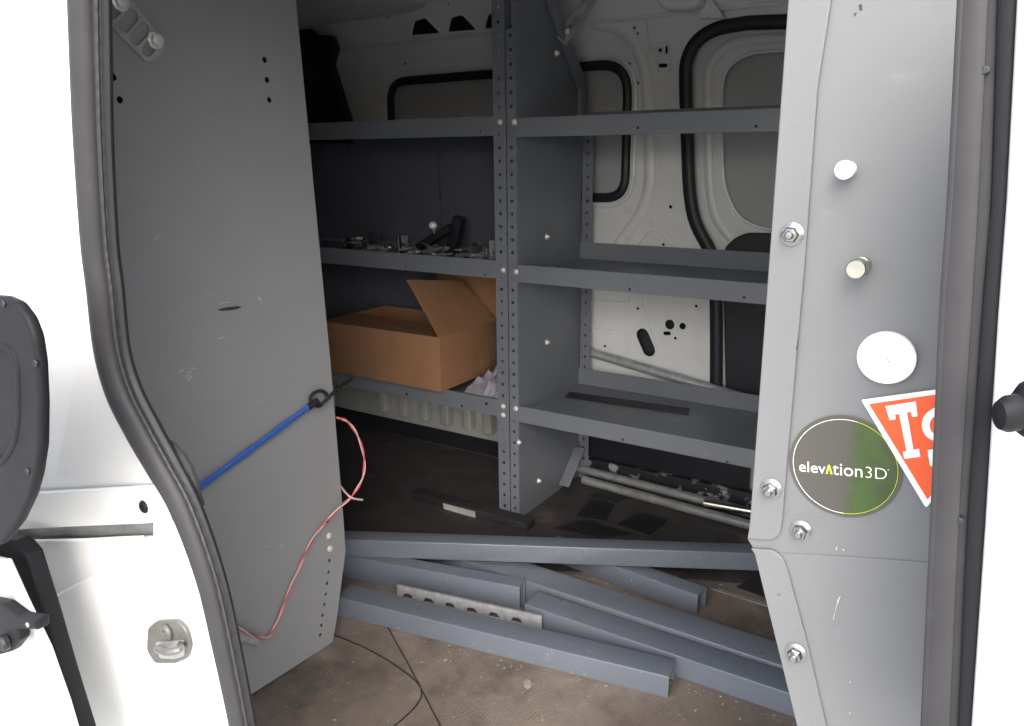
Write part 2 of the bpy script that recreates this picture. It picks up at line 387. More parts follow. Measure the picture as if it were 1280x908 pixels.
# far sliding door
part('far_door_seal', tube([Vector((p[0]+.010, YW-.004, p[1])) for p in [(.70, dpath[0][1]-.012)]+[(q[0], q[1]-.010 if i < 16 else q[1]-.010*max(0, 1-(i-16)/10)) for i, q in enumerate(dpath[:-1])]+[(dpath[-2][0]+.004, .03)]], .0165, 10, False, Vector((0, 1, 0)), .7), SEALBLACK, van)
YD = YW+.03
win = ypoly(smooth2([(985, 63), (945, 66), (922, 75), (908, 90), (903, 108), (902, 150), (904, 215), (910, 245), (922, 268), (940, 281), (962, 287), (990, 290)]), YD)
win = [(.55, win[0][1])]+win+[(.55, win[-1][1])]
dp = yplate([(.74, .0), (dpath[-2][0]-.03, .0)]+[(q[0]-.03, q[1]) for q in dpath[18:-1][::-1]]+[(dpath[10][0]-.03, dpath[2][1]+.04), (.74, dpath[0][1]+.04)], YD, [inset(win[::-1], .0)], .018, .008, 3)
part('far_door', dp, INWHITE, van)
part('far_door_frame', tube(smooth_path([PY(*p, YD) for p in [(990, 47), (930, 50), (905, 60), (888, 82), (884, 110), (885, 170), (887, 235), (896, 275), (915, 300)]], 4), .012, 10, False, Vector((0, 1, 0)), .5), INWHITE, van)
part('far_door_blank', yplate(inset(win[::-1], -.012), YD+.014, (), .003), PRIMER, van)
part('far_door_rim', tube([Vector((p[0], YD-.001, p[1])) for p in win[1:-1]], .0045, 6), INWHITE, van)
trim = ypoly([(904, 322), (908, 308), (920, 297), (934, 291), (990, 292), (990, 510), (908, 510), (906, 400)], YD-.01)
part('far_door_trim', yplate(roundpoly(trim, .01, 3), YD-.018, (), .014, .004, 2), NAVY, van)
part('far_door_edge', tube([PY(899, 380, YD-.012), PY(899, 500, YD-.012)], .010, 8, False, Vector((0, 1, 0)), .5), INWHITE, van)
# sill of the far door, dark and scuffed
SCUFF = mat('scuffed black sill', (.022, .023, .028), .5, var=.3, nscale=10, spots=((.36, .36, .37), 34, .56, .06))
part('step_sill', box(-.98, .6, YW-.03, YW-.006, .0, .055, .006), SCUFF, van)
part('wall_shade_panel', box(-.98, -.50, YW-.018, YW-.006, .056, .235, .004), NAVY, van)  # dark panel stands in for wall shade below the low shelf
# pressed vertical ribs low on the wall under the rear shelf
part('wheel_arch_panel', box(-1.95, -1.04, YW-.05, YW-.004, .05, .30, .012), DULLW, van)
for px in (487, 513, 538, 564, 592, 617):
    p = PY(px, 505+ (px-487)*.27, YW-.05)
    part('arch_rib', box(p.x-.020, p.x+.012, YW-.085, YW-.048, .082, .29, .010, 3), DULLW, van)
part('kick_strip', box(-1.96, -1.04, YW-.046, YW-.006, .0, .05), NAVY, van)
# dark trim behind the rear shelf
rt_ = ypoly([(360, 38), (385, 36), (395, 44), (412, 44), (418, 60), (412, 80), (434, 150), (436, 180), (340, 180)], 1.86)
part('rear_pillar_trim', yplate(roundpoly(rt_, .008, 3), 1.86, (), .03, .006), NAVY, van)
p = PY(414, 61, 1.85); me = lathe([(.024, 0), (.026, .004), (.026, .02), (.020, .024), (.012, .022)], 18, RY)
me.transform(Matrix.Translation(Vector((p.x, 1.835, p.z)))); part('belt_guide', me, PLASTIC, van)
# white hump of roof lining at top left
part('roof_pressing', zplate(roundpoly([(-2.1, 1.50), (-1.40, 1.45), (-1.30, 1.72), (-1.45, 1.80), (-2.1, 1.84)], .08, 6), 1.36, (), .075, .025, 4), INWHITE, van)

# ---- near side of the van
YS = .40
lp = [(91, -60), (91, 0), (95, 95), (99, 185), (107, 300), (114, 360), (123, 434), (137, 489), (160, 535), (186, 580), (217, 634), (249, 721), (271, 815), (291, 908), (305, 985)]
rp_ = [(134, -60), (136, 0), (137, 95), (139, 185), (145, 300), (152, 360), (160, 437), (176, 489), (200, 537), (224, 582), (250, 634), (280, 721), (301, 815), (318, 908), (330, 985)]
def sealpath(f, y): return [PY(a[0]*(1-f)+c[0]*f, a[1]*(1-f)+c[1]*f, y) for a, c in zip(lp, rp_)]
m1 = sealpath(.30, YS); e0 = sealpath(0, YS); e6 = sealpath(.58, YS)
m1 = smooth_path(m1, 5); rads = [((e6[min(i//5, len(e0)-1)]-e0[min(i//5, len(e0)-1)]).length*.5) for i in range(len(m1))]
rads = [sum(rads[max(0, i-6):i+7])/len(rads[max(0, i-6):i+7]) for i in range(len(rads))]
seal = part('door_seal', tube(m1, rads, 14, False, Vector((0, 1, 0)), .8), RUBBER, van)
m2 = smooth_path(sealpath(.78, YS+.006), 10); r2 = [((sealpath(1, YS)[min(i//10, len(e0)-1)]-e6[min(i//10, len(e0)-1)]).length*.52) for i in range(len(m2))]
r2 = [sum(r2[max(0, i-9):i+10])/len(r2[max(0, i-9):i+10]) for i in range(len(r2))]
lip = part('seal_lip', tube(m2, r2, 12, False, Vector((0, 1, 0)), .7), RUBBER, seal)
m3 = smooth_path(sealpath(.66, YS-.004), 24)
part('ribbed_bead', tube(m3, [.0019+.00028*math.sin(i*1.05) for i in range(len(m3))], 6), RUBBER, seal)
clip = [PY(*p, YS+.014) for p in [(203, 550), (217, 563), (229, 580), (238, 600), (248, 632)]]
part('seal_corner', tube(smooth_path(clip, 4), [.003+.0075*math.sin(math.pi*i/20)**.6+.0008*math.sin(i*2.1) for i in range(21)], 10, False, Vector((0, 1, 0)), .5), RUBBER, seal)
# white skin left of the opening, with the runner slot cut through it
YK = .41
edge = [xz(PY(*p, YK)) for p in [(110, -60), (110, 0), (114, 95), (118, 185), (126, 300), (133, 360), (142, 434), (155, 489), (178, 535), (203, 580), (233, 634), (262, 721), (284, 815), (304, 908), (316, 985)]]
slot = roundpoly(ypoly([(-60, 671), (12, 664), (190, 653), (190, 671), (150, 674), (12, 677), (-60, 681)], YK), .002, 2)
skin = yplate([(REAR, edge[0][1])]+edge+[(edge[-1][0], -.35), (REAR, -.35)], YK, [slot[::-1]], .008, .003, 2)
quarter_panel = part('quarter_panel', skin, WHITE, van)
part('inner_panel', yplate([(REAR, edge[0][1]+.35)]+[(edge[0][0]-.09, edge[0][1]+.35)]+[(e[0]-.09, e[1]) for e in edge]+[(edge[-1][0]-.09, -.05), (REAR, -.05)], YK+.05, (), .006), INWHITE, van)
part('runner_channel', box(-1.35, xz(PY(186, 660, YK))[0], YK+.012, YK+.03, PY(100, 680, YK).z-.03, PY(100, 650, YK).z+.02), PIPE, van)
cover = ypoly([(-60, 623), (36, 617), (196, 608), (206, 613), (207, 655), (15, 663), (-60, 668)], YK-.012)
cp = part('runner_cover', yplate(roundpoly(cover, [.0, .0, .008, .008, .008, 0, 0], 4), YK-.010, (), .006, .002, 2), WHITE, quarter_panel)
p = PY(184, 632, YK-.010)
me = lathe([(.0105, 0), (.012, .0015), (.0095, .003), (.006, .0035), (.0055, .001)], 18, RY); me.transform(Matrix.Translation(p)); part('cover_washer', me, WHITE, quarter_panel)
me = lathe([(.0068, 0), (.0068, .004), (.0055, .0055), (.003, .0055), (.0028, .003)], 12, RY); me.transform(Matrix.Translation(p)); part('cover_screw', me, PLASTIC, quarter_panel)
lipp = [PY(*q, YK-.003) for q in [(-30, 683), (14, 677), (60, 676), (110, 675), (150, 673), (178, 672)]]
part('runner_lip', tube(smooth_path(lipp, 4), .0022, 6), WHITE, quarter_panel)
for (a, c, d, e) in ((22, 681, 12, 4), (38, 688, 7, 3), (12, 673, 8, 5), (95, 676, 14, 1.5), (60, 677, 9, 1.5)):
    pp = [(a+d*math.cos(t)*(.7+.5*random.random()), c+e*math.sin(t)*(.7+.5*random.random())) for t in [i*math.pi/5 for i in range(10)]]
    part('rust_stain', yplate(ypoly(pp, YK), YK-.0006, (), .0004, .0001), RUST, quarter_panel)
# pressed relief below the runner
part('panel_pressing', yplate(roundpoly(ypoly([(62, 748), (112, 720), (240, 694), (236, 722), (252, 780), (255, 860), (270, 940), (120, 960)], YK), .02, 5), YK-.004, (), .01, .004, 3), WHITE, quarter_panel)
STRK = mat('dull striker metal', (.16, .155, .145), .4, .4, var=.2, nscale=80)
# door striker
sp = ypoly([(187, 784), (198, 775), (224, 774), (235, 786), (240, 806), (236, 822), (222, 828), (196, 828), (186, 812)], YK-.006)
stk = part('striker', yplate(roundpoly(sp, .005, 3), YK-.009, (), .005, .0015, 2), STRK, van)
p = PY(209, 790, YK-.010); me = lathe([(.0085, 0), (.0085, .002), (.0065, .0035), (.0035, .0035), (.003, .0015)], 12, RY); me.transform(Matrix.Translation(p)); part('striker_screw', me, STRK, stk)
part('striker_loop', tube(smooth_path([PY(197, 812, YK-.009), PY(198, 812, YK-.028), PY(210, 815, YK-.034), PY(224, 812, YK-.028), PY(226, 806, YK-.009)], 5), .0038, 8), STRK, stk)
part('striker_recess', yplate(roundpoly(ypoly([(194, 803), (230, 800), (231, 820), (218, 824), (200, 823)], YK-.009), .004, 3), YK-.0095, (), .0008, .0002), PIPE, stk)

# sliding door, pushed back along the outside
YO = .30
sd = part('sliding_door', yplate(ypoly([(-300, 560), (-60, 690), (0, 703), (22, 752), (52, 815), (76, 883), (90, 930), (110, 1000), (-300, 1000)], YO+.02), YO+.02, (), .012, .004, 3), WHITE, van)
trim2 = ypoly([(-200, 360), (2, 371), (18, 378), (33, 398), (42, 422), (47, 455), (49.5, 505), (49, 560), (44, 595), (37, 622), (22, 654), (0, 682), (-200, 720)], YO-.02)
bowl = roundpoly(ypoly([(-150, 432), (2, 436), (14, 443), (20, 460), (21, 520), (16, 552), (0, 576), (-150, 590)], YO-.02), .012, 5)
tp = part('door_trim', yplate(roundpoly(trim2, [0, .004, .004, .004, .004, .004, .004, .004, .004, .004, .004, .004, 0], 3), YO-.02, [bowl[::-1]], .009, .0035, 4), PLASTIC, van)
part('grip_recess', yplate(inset(bowl, -.01), YO-.0125, (), .002), PLASTIC, tp)
part('grip_rim', ring(inset(bowl, -.003), YO-.019, .0032, 8, .8), PLASTIC, tp)
scm = lathe([(.0027, 0), (.0027, .0008), (.0021, .0014), (.0012, .0012), (.001, .0004)], 10, RY)
for q in ((5, 380), (45, 454), (35, 589)):
    inst('trim_screw', scm, BLACK, tp, PY(*q, YO-.0202))
gap = ypoly([(-20, 672), (16, 677), (31, 695), (54, 768), (78, 850), (103, 930), (118, 990), (95, 990), (76, 883), (52, 815), (22, 752), (0, 703), (-20, 690)], YO+.05)
part('door_edge_seal', yplate(gap, YO+.05, (), .02, .005, 2), PLASTIC, van)
# latch on the door edge
lt = part('door_latch', yplate(roundpoly(ypoly([(-40, 745), (4, 755), (24, 770), (47, 774), (48, 788), (34, 787), (22, 788), (25, 800), (14, 815), (-4, 820), (-40, 822)], YO-.005), .003, 3), YO-.006, (), .012, .003, 3), PLASTIC, van)
p = PY(8, 802, YO-.008); me = lathe([(.008, 0), (.008, .004), (.006, .006), (.003, .005)], 14, RY); me.transform(Matrix.Translation(p)); part('latch_roller', me, BLACK, lt)
p = PY(35, 781, YO-.012); me = lathe([(.0022, 0), (.0022, .001)], 8, RY); me.transform(Matrix.Translation(p)); part('latch_rivet', me, GALV, lt)

# right pillar: black seal, recessed channel with clips, lip
def vpath(pts, y): return smooth_path([PY(*p, y) for p in pts], 5)
B0 = [(1201, -60), (1197, 0), (1184, 250), (1174, 400), (1163, 660), (1152, 908), (1148, 990)]
B1 = [(1237, -60), (1234, 0), (1222, 250), (1213, 400), (1197, 660), (1185, 908), (1181, 990)]
B2 = [(1252, -60), (1248, 0), (1240, 250), (1228, 400), (1210, 660), (1199, 908), (1195, 990)]
B3 = [(1276, -60), (1271, 0), (1258, 250), (1247, 400), (1231, 660), (1214, 908), (1208, 990)]
def band(name, A, B, y, sq, m, parent, f=.5, wf=.53):
    a = vpath(A, y); c = vpath(B, y)
    return part(name, tube([p.lerp(q, f) for p, q in zip(a, c)], [(q-p).length*wf for p, q in zip(a, c)], 14, False, Vector((0, 1, 0)), sq), m, parent)
ps = band('door_seal', B0, B1, YS, .3, RUBBER, van)
band('seal_lip', B0, B1, YS-.001, .3, RUBBER, ps, .12, .14)
part('pillar_channel', yplate([xz(PY(*p, YS+.006)) for p in B1]+[xz(PY(*p, YS+.006)) for p in B2[::-1]], YS+.003, (), .004), RUBBER, van)
band('channel_lip', B2, B3, YS+.001, .3, PLASTIC, ps)
for q in ((1233, 88), (1201, 651)):
    p = PY(*q, YS); part('seal_clip', yplate(roundpoly([(p.x-.0016, p.z-.002), (p.x+.0014, p.z-.001), (p.x+.0012, p.z+.0012), (p.x-.0016, p.z+.002)], .0006, 2), YS-.001, (), .006, .0004), BLACK, ps)
fp = [xz(PY(*p, YS-.004)) for p in B3]
fd = part('front_door', yplate(fp+[(.70, fp[-1][1]), (.70, fp[0][1])], YS-.004, (), .012, .004, 3), WHITE, van)
me = lathe([(.014, 0), (.0135, .010), (.011, .014), (.0085, .016), (.0085, .024), (.0065, .029), (.002, .030)], 20, RY)
p = PY(1302, 510, YS-.02); me.transform(Matrix.Diagonal((.66, .66, .95, 1))); me.transform(RY.inverted()); me.transform(Vector((-.75, -.62, -.12)).to_track_quat('Z', 'Y').to_matrix().to_4x4()); me.transform(Matrix.Translation(p)); part('door_buffer', me, PLASTIC, fd)
# rest of the near side: sill, header, cab side, all closed
part('sill', box(-.75, FRONT, .40, .47, -.35, -.002), WHITE, van)
part('cab_side', box(.03, FRONT, YS+.02, YS+.05, -.04, 1.36), INWHITE, van)
part('door_header', box(REAR, FRONT, .40, .46, 1.17, 1.36), INWHITE, van)

# ================================================================== GREY PARTITION beside the opening (right)
YP = .50
par = thing('partition_panel', 'light grey steel partition panel with flange nuts, two pins and stickers, right of the opening', 'partition', (-.05, YP, 0))
main = [(980, -60), (976, 0), (930, 640), (933, 676), (937, 690), (990, 908), (1010, 990), (1260, 990), (1260, -60)]
main = [(988, -60), (985, 0), (937, 655), (934, 674), (945, 692), (996, 908), (1015, 990), (1280, 990), (1280, -60)]
part('panel', yplate(ypoly(main, YP), YP, (), .003, .0008, 2), GREY, par)
f1 = ypoly([(987, -60), (985, 0), (961, 330), (937, 655), (934, 674), (966, 676), (975, 668), (978, 650), (982, 600), (1006, 330), (1022, 110), (1039, 0), (1044, -60)], YP-.003)
part('upper_flange', yplate(roundpoly(f1, [0, 0, 0, .002, .001, .003, .002, .001, 0, 0, 0, 0, 0], 3), YP-.003, (), .0026, .0008, 2), GREY, par)
f2 = ypoly([(938, 686), (966, 688), (978, 697), (985, 715), (1008, 800), (1033, 908), (1053, 990), (1016, 990), (996, 908), (943, 693)], YP-.003)
part('lower_flange', yplate(roundpoly(f2, [.001, .003, .003, .002, 0, 0, 0, 0, 0, .001], 3), YP-.003, (), .0026, .0008, 2), GREY, par)
p0, p1 = PY(979, 641, YP), PY(1200, 662, YP)
cr = tube([p0-Vector((0, 0, .0)), p1], .0009, 6, False, Vector((0, 1, 0)), .4); part('crease', cr, GREY, par)
lowp = ypoly([(980, 655), (1280, 684), (1280, 990), (1054, 990), (1033, 908), (1008, 798)], YP-.0012)
part('lower_skin', yplate(ypoly([(950, 690), (1060, 696), (1280, 712), (1280, 990), (1020, 990), (996, 905)], YP-.0008), YP-.0008, (), .0012, .0004), GREY, par)
# flange nuts with studs
nut_base = lathe([(.0070, 0), (.0072, .0008), (.0056, .0016), (.0048, .002)], 20, RY)
hexm = lathe([(.0050, .0012), (.0050, .0050), (.0042, .0058), (.0028, .0058)], 6, RY)
stud = lathe([(.0027, .004), (.0027, .0085), (.0020, .0093), (.0008, .0094)], 12, RY)
for i, (q, yy) in enumerate((((990, 293), YP-.003), ((964, 611), YP-.003), ((1001, 663), YP), ((995, 816), YP-.003))):
    p = PY(*q, yy)
    nb = inst('flange_nut', nut_base, STEEL, par, p)
    h = bpy.data.objects.new('nut_hex', hexm); COL.objects.link(h); h.parent = nb; h.rotation_euler = (0, .4*i, 0)
    s = bpy.data.objects.new('stud', stud); COL.objects.link(s); s.parent = nb
    if not hexm.materials: hexm.materials.append(STEEL); stud.materials.append(STEEL)
pinm = lathe([(.0045, 0), (.0048, .002), (.0048, .006), (.0043, .0065), (.0043, .009), (.0052, .0095), (.0054, .0135), (.0048, .0142), (.002, .0143)], 20, RY)
p = PY(1061, 212, YP); inst('pin', pinm, CAPW, par, p)
pin2 = lathe([(.0052, 0), (.0055, .003), (.0055, .008), (.0048, .0085), (.0048, .011), (.0055, .0115), (.0055, .022), (.0050, .0226), (.0010, .0224)], 20, RY)
BRASS = mat('pale brass pin', (.50, .49, .43), .32, 1., var=.1, nscale=90)
p = PY(1078, 331, YP); inst('pin', pin2, BRASS, par, p, None, 'longer pin with a pale brass tip')
me = lathe([(.0165, 0), (.0168, .002), (.0165, .0045), (.012, .0054), (.003, .0056)], 40, RY)
me.transform(Matrix.Diagonal((.97, 1, .94, 1))); p = PY(1109, 446, YP); me.transform(Matrix.Translation(p)); cap = part('round_cap', me, CAPW, par, 'round white cap above the stickers')
for dx, dy, r in ((-.006, .001, .0007), (-.004, -.001, .0005), (.002, .0, .0007), (.004, -.002, .0008), (.0035, .001, .0005), (-.001, -.0015, .0005)):
    part('cap_mark', yplate(circ(p.x+dx*.5, p.z+dy*.8, r*.8, 7), YP-.00565, (), .0002, .00005), mat('faint red mark', (.36, .22, .22), .6) if 'faint red mark' not in bpy.data.materials else bpy.data.materials['faint red mark'], cap)
# round sticker: dark print with a green right-hand part
cx0, cx1 = PY(987, 577, YP).x, PY(1129, 590, YP).x; cc = Vector(((cx0+cx1)/2, 0, (PY(1058, 519, YP).z+PY(1058, 646, YP).z)/2)); rr = (cx1-cx0)/2
rz = (PY(1058, 519, YP).z-PY(1058, 646, YP).z)/2
pst = bpy.data.materials.new('round sticker print'); pst.use_nodes = True
n = pst.node_tree.nodes; l = pst.node_tree.links; b = n['Principled BSDF']; b.inputs['Roughness'].default_value = .25
tc = n.new('ShaderNodeTexCoord')
sx = n.new('ShaderNodeSeparateXYZ'); l.new(tc.outputs['Object'], sx.inputs[0])
nq = n.new('ShaderNodeTexNoise'); nq.inputs['Scale'].default_value = 60; nq.inputs['Detail'].default_value = 4; l.new(tc.outputs['Object'], nq.inputs['Vector'])
ma = n.new('ShaderNodeMath'); ma.operation = 'MULTIPLY_ADD'; l.new(nq.outputs['Fac'], ma.inputs[0]); ma.inputs[1].default_value = .006; l.new(sx.outputs['X'], ma.inputs[2])
mr = n.new('ShaderNodeMapRange'); l.new(ma.outputs[0], mr.inputs['Value']); xg = cc.x+.05+.0035+.003
mr.inputs['From Min'].default_value = xg-.003; mr.inputs['From Max'].default_value = xg+.005
r1 = n.new('ShaderNodeValToRGB'); l.new(nq.outputs['Fac'], r1.inputs['Fac']); r1.color_ramp.elements[0].position = .35; r1.color_ramp.elements[1].position = .68
r1.color_ramp.elements[0].color = (.036, .058, .014, 1); r1.color_ramp.elements[1].color = (.050, .086, .018, 1)
mx = n.new('ShaderNodeMix'); mx.data_type = 'RGBA'; l.new(mr.outputs[0], mx.inputs['Factor']); mx.inputs['A'].default_value = (.072, .068, .058, 1); l.new(r1.outputs[0], mx.inputs['B'])
l.new(mx.outputs['Result'], b.inputs['Base Color'])
OLIVE = mat('olive sticker edge', (.075, .075, .062), .3, var=.04)
st = part('round_sticker', yplate(circ(cc.x, cc.z, rr, 72, rz), YP-.0012, (), .0004, .0001), OLIVE, par, 'round dark sticker reading elevation 3D')
part('sticker_face', yplate(circ(cc.x, cc.z, rr*.945, 72, rz*.945), YP-.00155, (), .0003, .00005), pst, st)
def arc(r0, r1, t0, t1, n=40):
    o_ = [(cc.x+rr*r0*math.cos(t0+(t1-t0)*i/n), cc.z+rz*r0*math.sin(t0+(t1-t0)*i/n)) for i in range(n+1)]
    return o_+[(cc.x+rr*r1*math.cos(t0+(t1-t0)*i/n), cc.z+rz*r1*math.sin(t0+(t1-t0)*i/n)) for i in range(n, -1, -1)]
part('sticker_ring', yplate(arc(.921, .931, 1.42, 4.80), YP-.0018, (), .0002, .00003), PRINTW, st)
part('sticker_ring', yplate(arc(.921, .931, -1.48, 1.42), YP-.0018, (), .0002, .00003), LIME, st)
# lettering along its own slightly tilted baseline
a0, a1 = PY(1000, 588, YP), PY(1112, 599, YP); dr = (a1-a0).normalized(); upv = Vector((-dr.z, 0, dr.x))
W = (a1-a0).length
def put_text(s, f0, f1, m, hscale=1., off=0., dz=0.):
    me = text_mesh(s, 1., .01, off); xs = [v.co.x for v in me.vertices]; k = (f1-f0)*W/(max(xs)-min(xs)); x0 = min(xs)
    M = Matrix(((dr.x, upv.x, 0, 0), (0, 0, -1, 0), (dr.z, upv.z, 0, 0), (0, 0, 0, 1)))
    me.transform(Matrix.Diagonal((k, k*hscale, .02, 1)) @ Matrix.Translation((-x0, 0, 0)))
    me.transform(M); me.transform(Matrix.Translation(a0+dr*(f0*W)+upv*dz+Vector((0, -.0019, 0))))
    return part('lettering', me, m, st)
put_text('elev', 0, .305, PRINTW, 1.0, -.002)
put_text('tion', .385, .715, PRINTW, 1.06, -.002)
put_text('3D', .75, .975, PRINTW, 1.0, -.018)
put_text('o', .985, 1.0, PRINTW, 1., 0, .0062)
ca, cb, cm_ = a0+dr*(.305*W), a0+dr*(.385*W), a0+dr*(.345*W)+upv*.0062
def lpoly(pts, m, name='lettering', y=YP-.0019, parent=st): return part(name, yplate([xz(p) for p in pts], y, (), .0003, .00004), m, parent)
lpoly([ca, ca+dr*.0013, cm_-upv*.0018, cb-dr*.0013, cb, cm_+dr*.0006, cm_-dr*.0006], LIME)
# triangular sticker
tri = part('triangular_sticker', yplate(roundpoly(ypoly([(1077, 499), (1285, 470), (1158, 634)], YP), [.0015, .002, .002], 5), YP-.0022, (), .0004, .0001), PRINTW, par, 'triangular orange and white sticker half hidden by the black pillar')
part('orange_field', yplate(roundpoly(ypoly([(1087, 504), (1270, 478), (1160, 623)], YP), [.0006, .001, .001], 3), YP-.0025, (), .0003, .00005), ORANGE, tri)
T = [(1108, 507), (1145, 501), (1148, 518), (1141, 519), (1140, 512), (1135, 513), (1143, 561), (1150, 560), (1152, 569), (1131, 572), (1129, 563), (1134, 562), (1124, 515), (1118, 516), (1119, 522), (1112, 524)]
T = [(1107.5, 506.5), (1145.5, 500.5), (1147.5, 519), (1141, 520), (1139, 513.5), (1134.5, 514), (1142.5, 560.5), (1149.5, 559.5), (1151, 569.5), (1131, 572), (1129.5, 563.5), (1134, 562.5), (1124.5, 516), (1119.5, 517), (1120.5, 522.5), (1113, 524)]
part('letter', yplate(ypoly(T, YP), YP-.0028, (), .0003, .00004), PRINTW, tri)
Sp = [(1196, 512), (1186, 508), (1172, 512), (1161, 520), (1158, 532), (1164, 543), (1180, 548), (1192, 556), (1194, 570), (1184, 580), (1170, 578), (1165, 566)]
sp_ = smooth_path([PY(*p, YP) for p in Sp], 5); La, Lb = [], []
for i, p in enumerate(sp_):
    tg = (sp_[min(i+1, len(sp_)-1)]-sp_[max(i-1, 0)]).normalized(); nn = Vector((-tg.z, 0, tg.x))*.0021
    La.append(xz(p+nn)); Lb.append(xz(p-nn))
part('letter', yplate(La+Lb[::-1], YP-.0028, (), .0003, .00004), PRINTW, tri)
part('letter', yplate(ypoly([(1160, 561), (1167, 560), (1168, 582), (1163, 580)], YP), YP-.00285, (), .0003, .00004), PRINTW, tri)
# small scratches on the panel
for pts in ([(1047, 750), (1049, 746), (1051, 745), (1044, 764), (1042, 775), (1041, 775)], [(1044, 687), (1047, 682), (1046, 688)], [(1053, 687), (1055, 686), (1055, 689)], [(1062, 852), (1064, 851), (1063, 855)], [(1061, 892), (1064, 889), (1062, 893)]):
    part('scratch', yplate(ypoly(pts, YP-.0018), YP-.0022, (), .0002, .00004), PALEMARK, par)
for pts in ([(995, 437), (999, 420), (998, 424), (996.5, 438)], [(971, 743.5), (976, 743), (976, 744)], [(1072, 6), (1076, 4), (1077, 11), (1074, 13)], [(1066, 17), (1070, 14), (1068, 20)]):
    part('scratch', yplate(ypoly(pts, YP-.003), YP-.0034 if pts[0][0] < 1000 else YP-.0004, (), .0002, .00004), DARKMARK, par)

# ================================================================== GREY END PANEL on the left
XL = -1.02
ep = thing('shelf_end_panel', 'tall mid grey steel shelf end panel behind the left door seal, scuffed, with slotted bracket', 'shelf panel', (XL, .8, 0))
out = xpoly([(137, -70), (365, -70), (370, 0), (413, 450), (430, 655), (432, 690), (421, 775), (416, 803), (318, 866), (290, 884)], XL)
out = [(.50, out[0][1])]+out[1:-1]+[(.52, out[-2][1]-.0), (.50, out[-2][1])]
ph = []
for q in [(136, 70), (142, 97), (150, 125), (331, 75), (334, 100), (337, 125), (410, 652), (412, 701), (411, 715.5), (409, 729.5), (407.5, 743), (405.5, 756), (403.5, 769.5), (402, 782), (400.5, 794)]:
    v = PX(*q, XL); ph.append(circ(v.y, v.z, .0046 if q[1] < 600 else .0035, 9))
nt_ = xpoly([(425, 656), (428.5, 646), (429.5, 647), (426.5, 657)], XL)
panel = xplate(out, XL, ph, .002, .0005, 1); part('panel', panel, PANELG, ep)
part('panel_backing', xplate([(p[0], p[1]) for p in out], XL-.02, (), .002), BLACK, ep)
bolt = lathe([(.0062, 0), (.0065, .001), (.0058, .003), (.0035, .0046), (.0012, .0050)], 14, RX)
for q in ((411, 670), (412, 686)): inst('bolt', bolt, ZINC, ep, PX(*q, XL))
# slotted bracket, top left
bo = xpoly([(118, -28), (140, -34), (171, 8), (206, 54), (206, 64), (193, 78), (182, 78), (137, 31)], XL+.004)
def xslot(a, c, r):
    a = Vector(yz(PX(*a, XL+.004))); c = Vector(yz(PX(*c, XL+.004))); d = c-a; g_ = math.atan2(d.y, d.x)
    return [(c.x+r*math.cos(g_+t), c.y+r*math.sin(g_+t)) for t in [math.pi*(-.5+i/5) for i in range(6)]]+[(a.x+r*math.cos(g_+t), a.y+r*math.sin(g_+t)) for t in [math.pi*(.5+i/5) for i in range(6)]]
bsl = [xslot((155, 33), (166, 20), .008), xslot((169, 49), (180, 36), .008), xslot((183, 64), (192, 54), .007), xslot((139, 16), (148, 6), .008)]
br = part('slotted_bracket', xplate(roundpoly(bo, [0, 0, 0, .006, .006, .006, .006, 0], 3), XL+.005, bsl, .003, .0008), GALV, ep)
bb = lathe([(.012, 0), (.012, .0015), (.009, .003), (.0085, .0085), (.006, .010), (.002, .010)], 8, RX)
for q in ((150, 3), (194, 51)): inst('bracket_bolt', bb, ZINC, br, PX(*q, XL+.006))
# scuffs
def xscuff(pix, m): part('scuff', xplate(xpoly(pix, XL), XL+.0006, (), .0004, .00008), m, ep)
xscuff([(272, 387), (282, 384.5), (297, 382.5), (302, 384), (296, 387), (284, 388.5), (276, 389)], DARKMARK)
xscuff([(274, 379), (284, 377.5), (288, 378), (276, 380)], PALEMARK)
xscuff([(192, 299), (197, 294.5), (205, 291.5), (199, 296), (193, 301)], PALEMARK)
xscuff([(271, 423.5), (277, 421), (282, 420.5), (278, 423), (272, 424.5)], PALEMARK)
xscuff([(324, 370), (327, 375), (326, 377), (322, 373)], PALEMARK)
for pts in ([(223, 464), (228, 461), (231, 463), (226, 467)], [(230, 470), (236, 468), (240, 472), (236, 477), (234, 474)], [(237, 459), (244, 460), (246, 462), (239, 462)], [(233, 466), (239, 463), (238, 467)], [(156, 340), (160, 339.5), (159, 341)], [(348, 683), (354, 680), (355, 681), (349, 685)]): xscuff(pts, PALEMARK)
rw_ = random.Random(3)
for k in range(26):
    a, c = rw_.uniform(165, 405), rw_.uniform(180, 720); ln = rw_.uniform(3, 12); an = rw_.uniform(-.5, .3); wd_ = rw_.uniform(.35, .8)
    if a > 340+c*.09: continue
    dx_, dy_ = math.cos(an)*ln, math.sin(an)*ln
    xscuff([(a, c), (a+dx_*.5, c+dy_*.5-wd_), (a+dx_, c+dy_), (a+dx_*.5, c+dy_*.5+wd_)], FAINT)
# small galvanised foot angle
fa = xpoly([(296, 783), (325, 798), (323, 808), (298, 802)], XL+.02); part('foot_bracket', xplate(fa, XL+.02, (), .018, .002), GALV, ep)

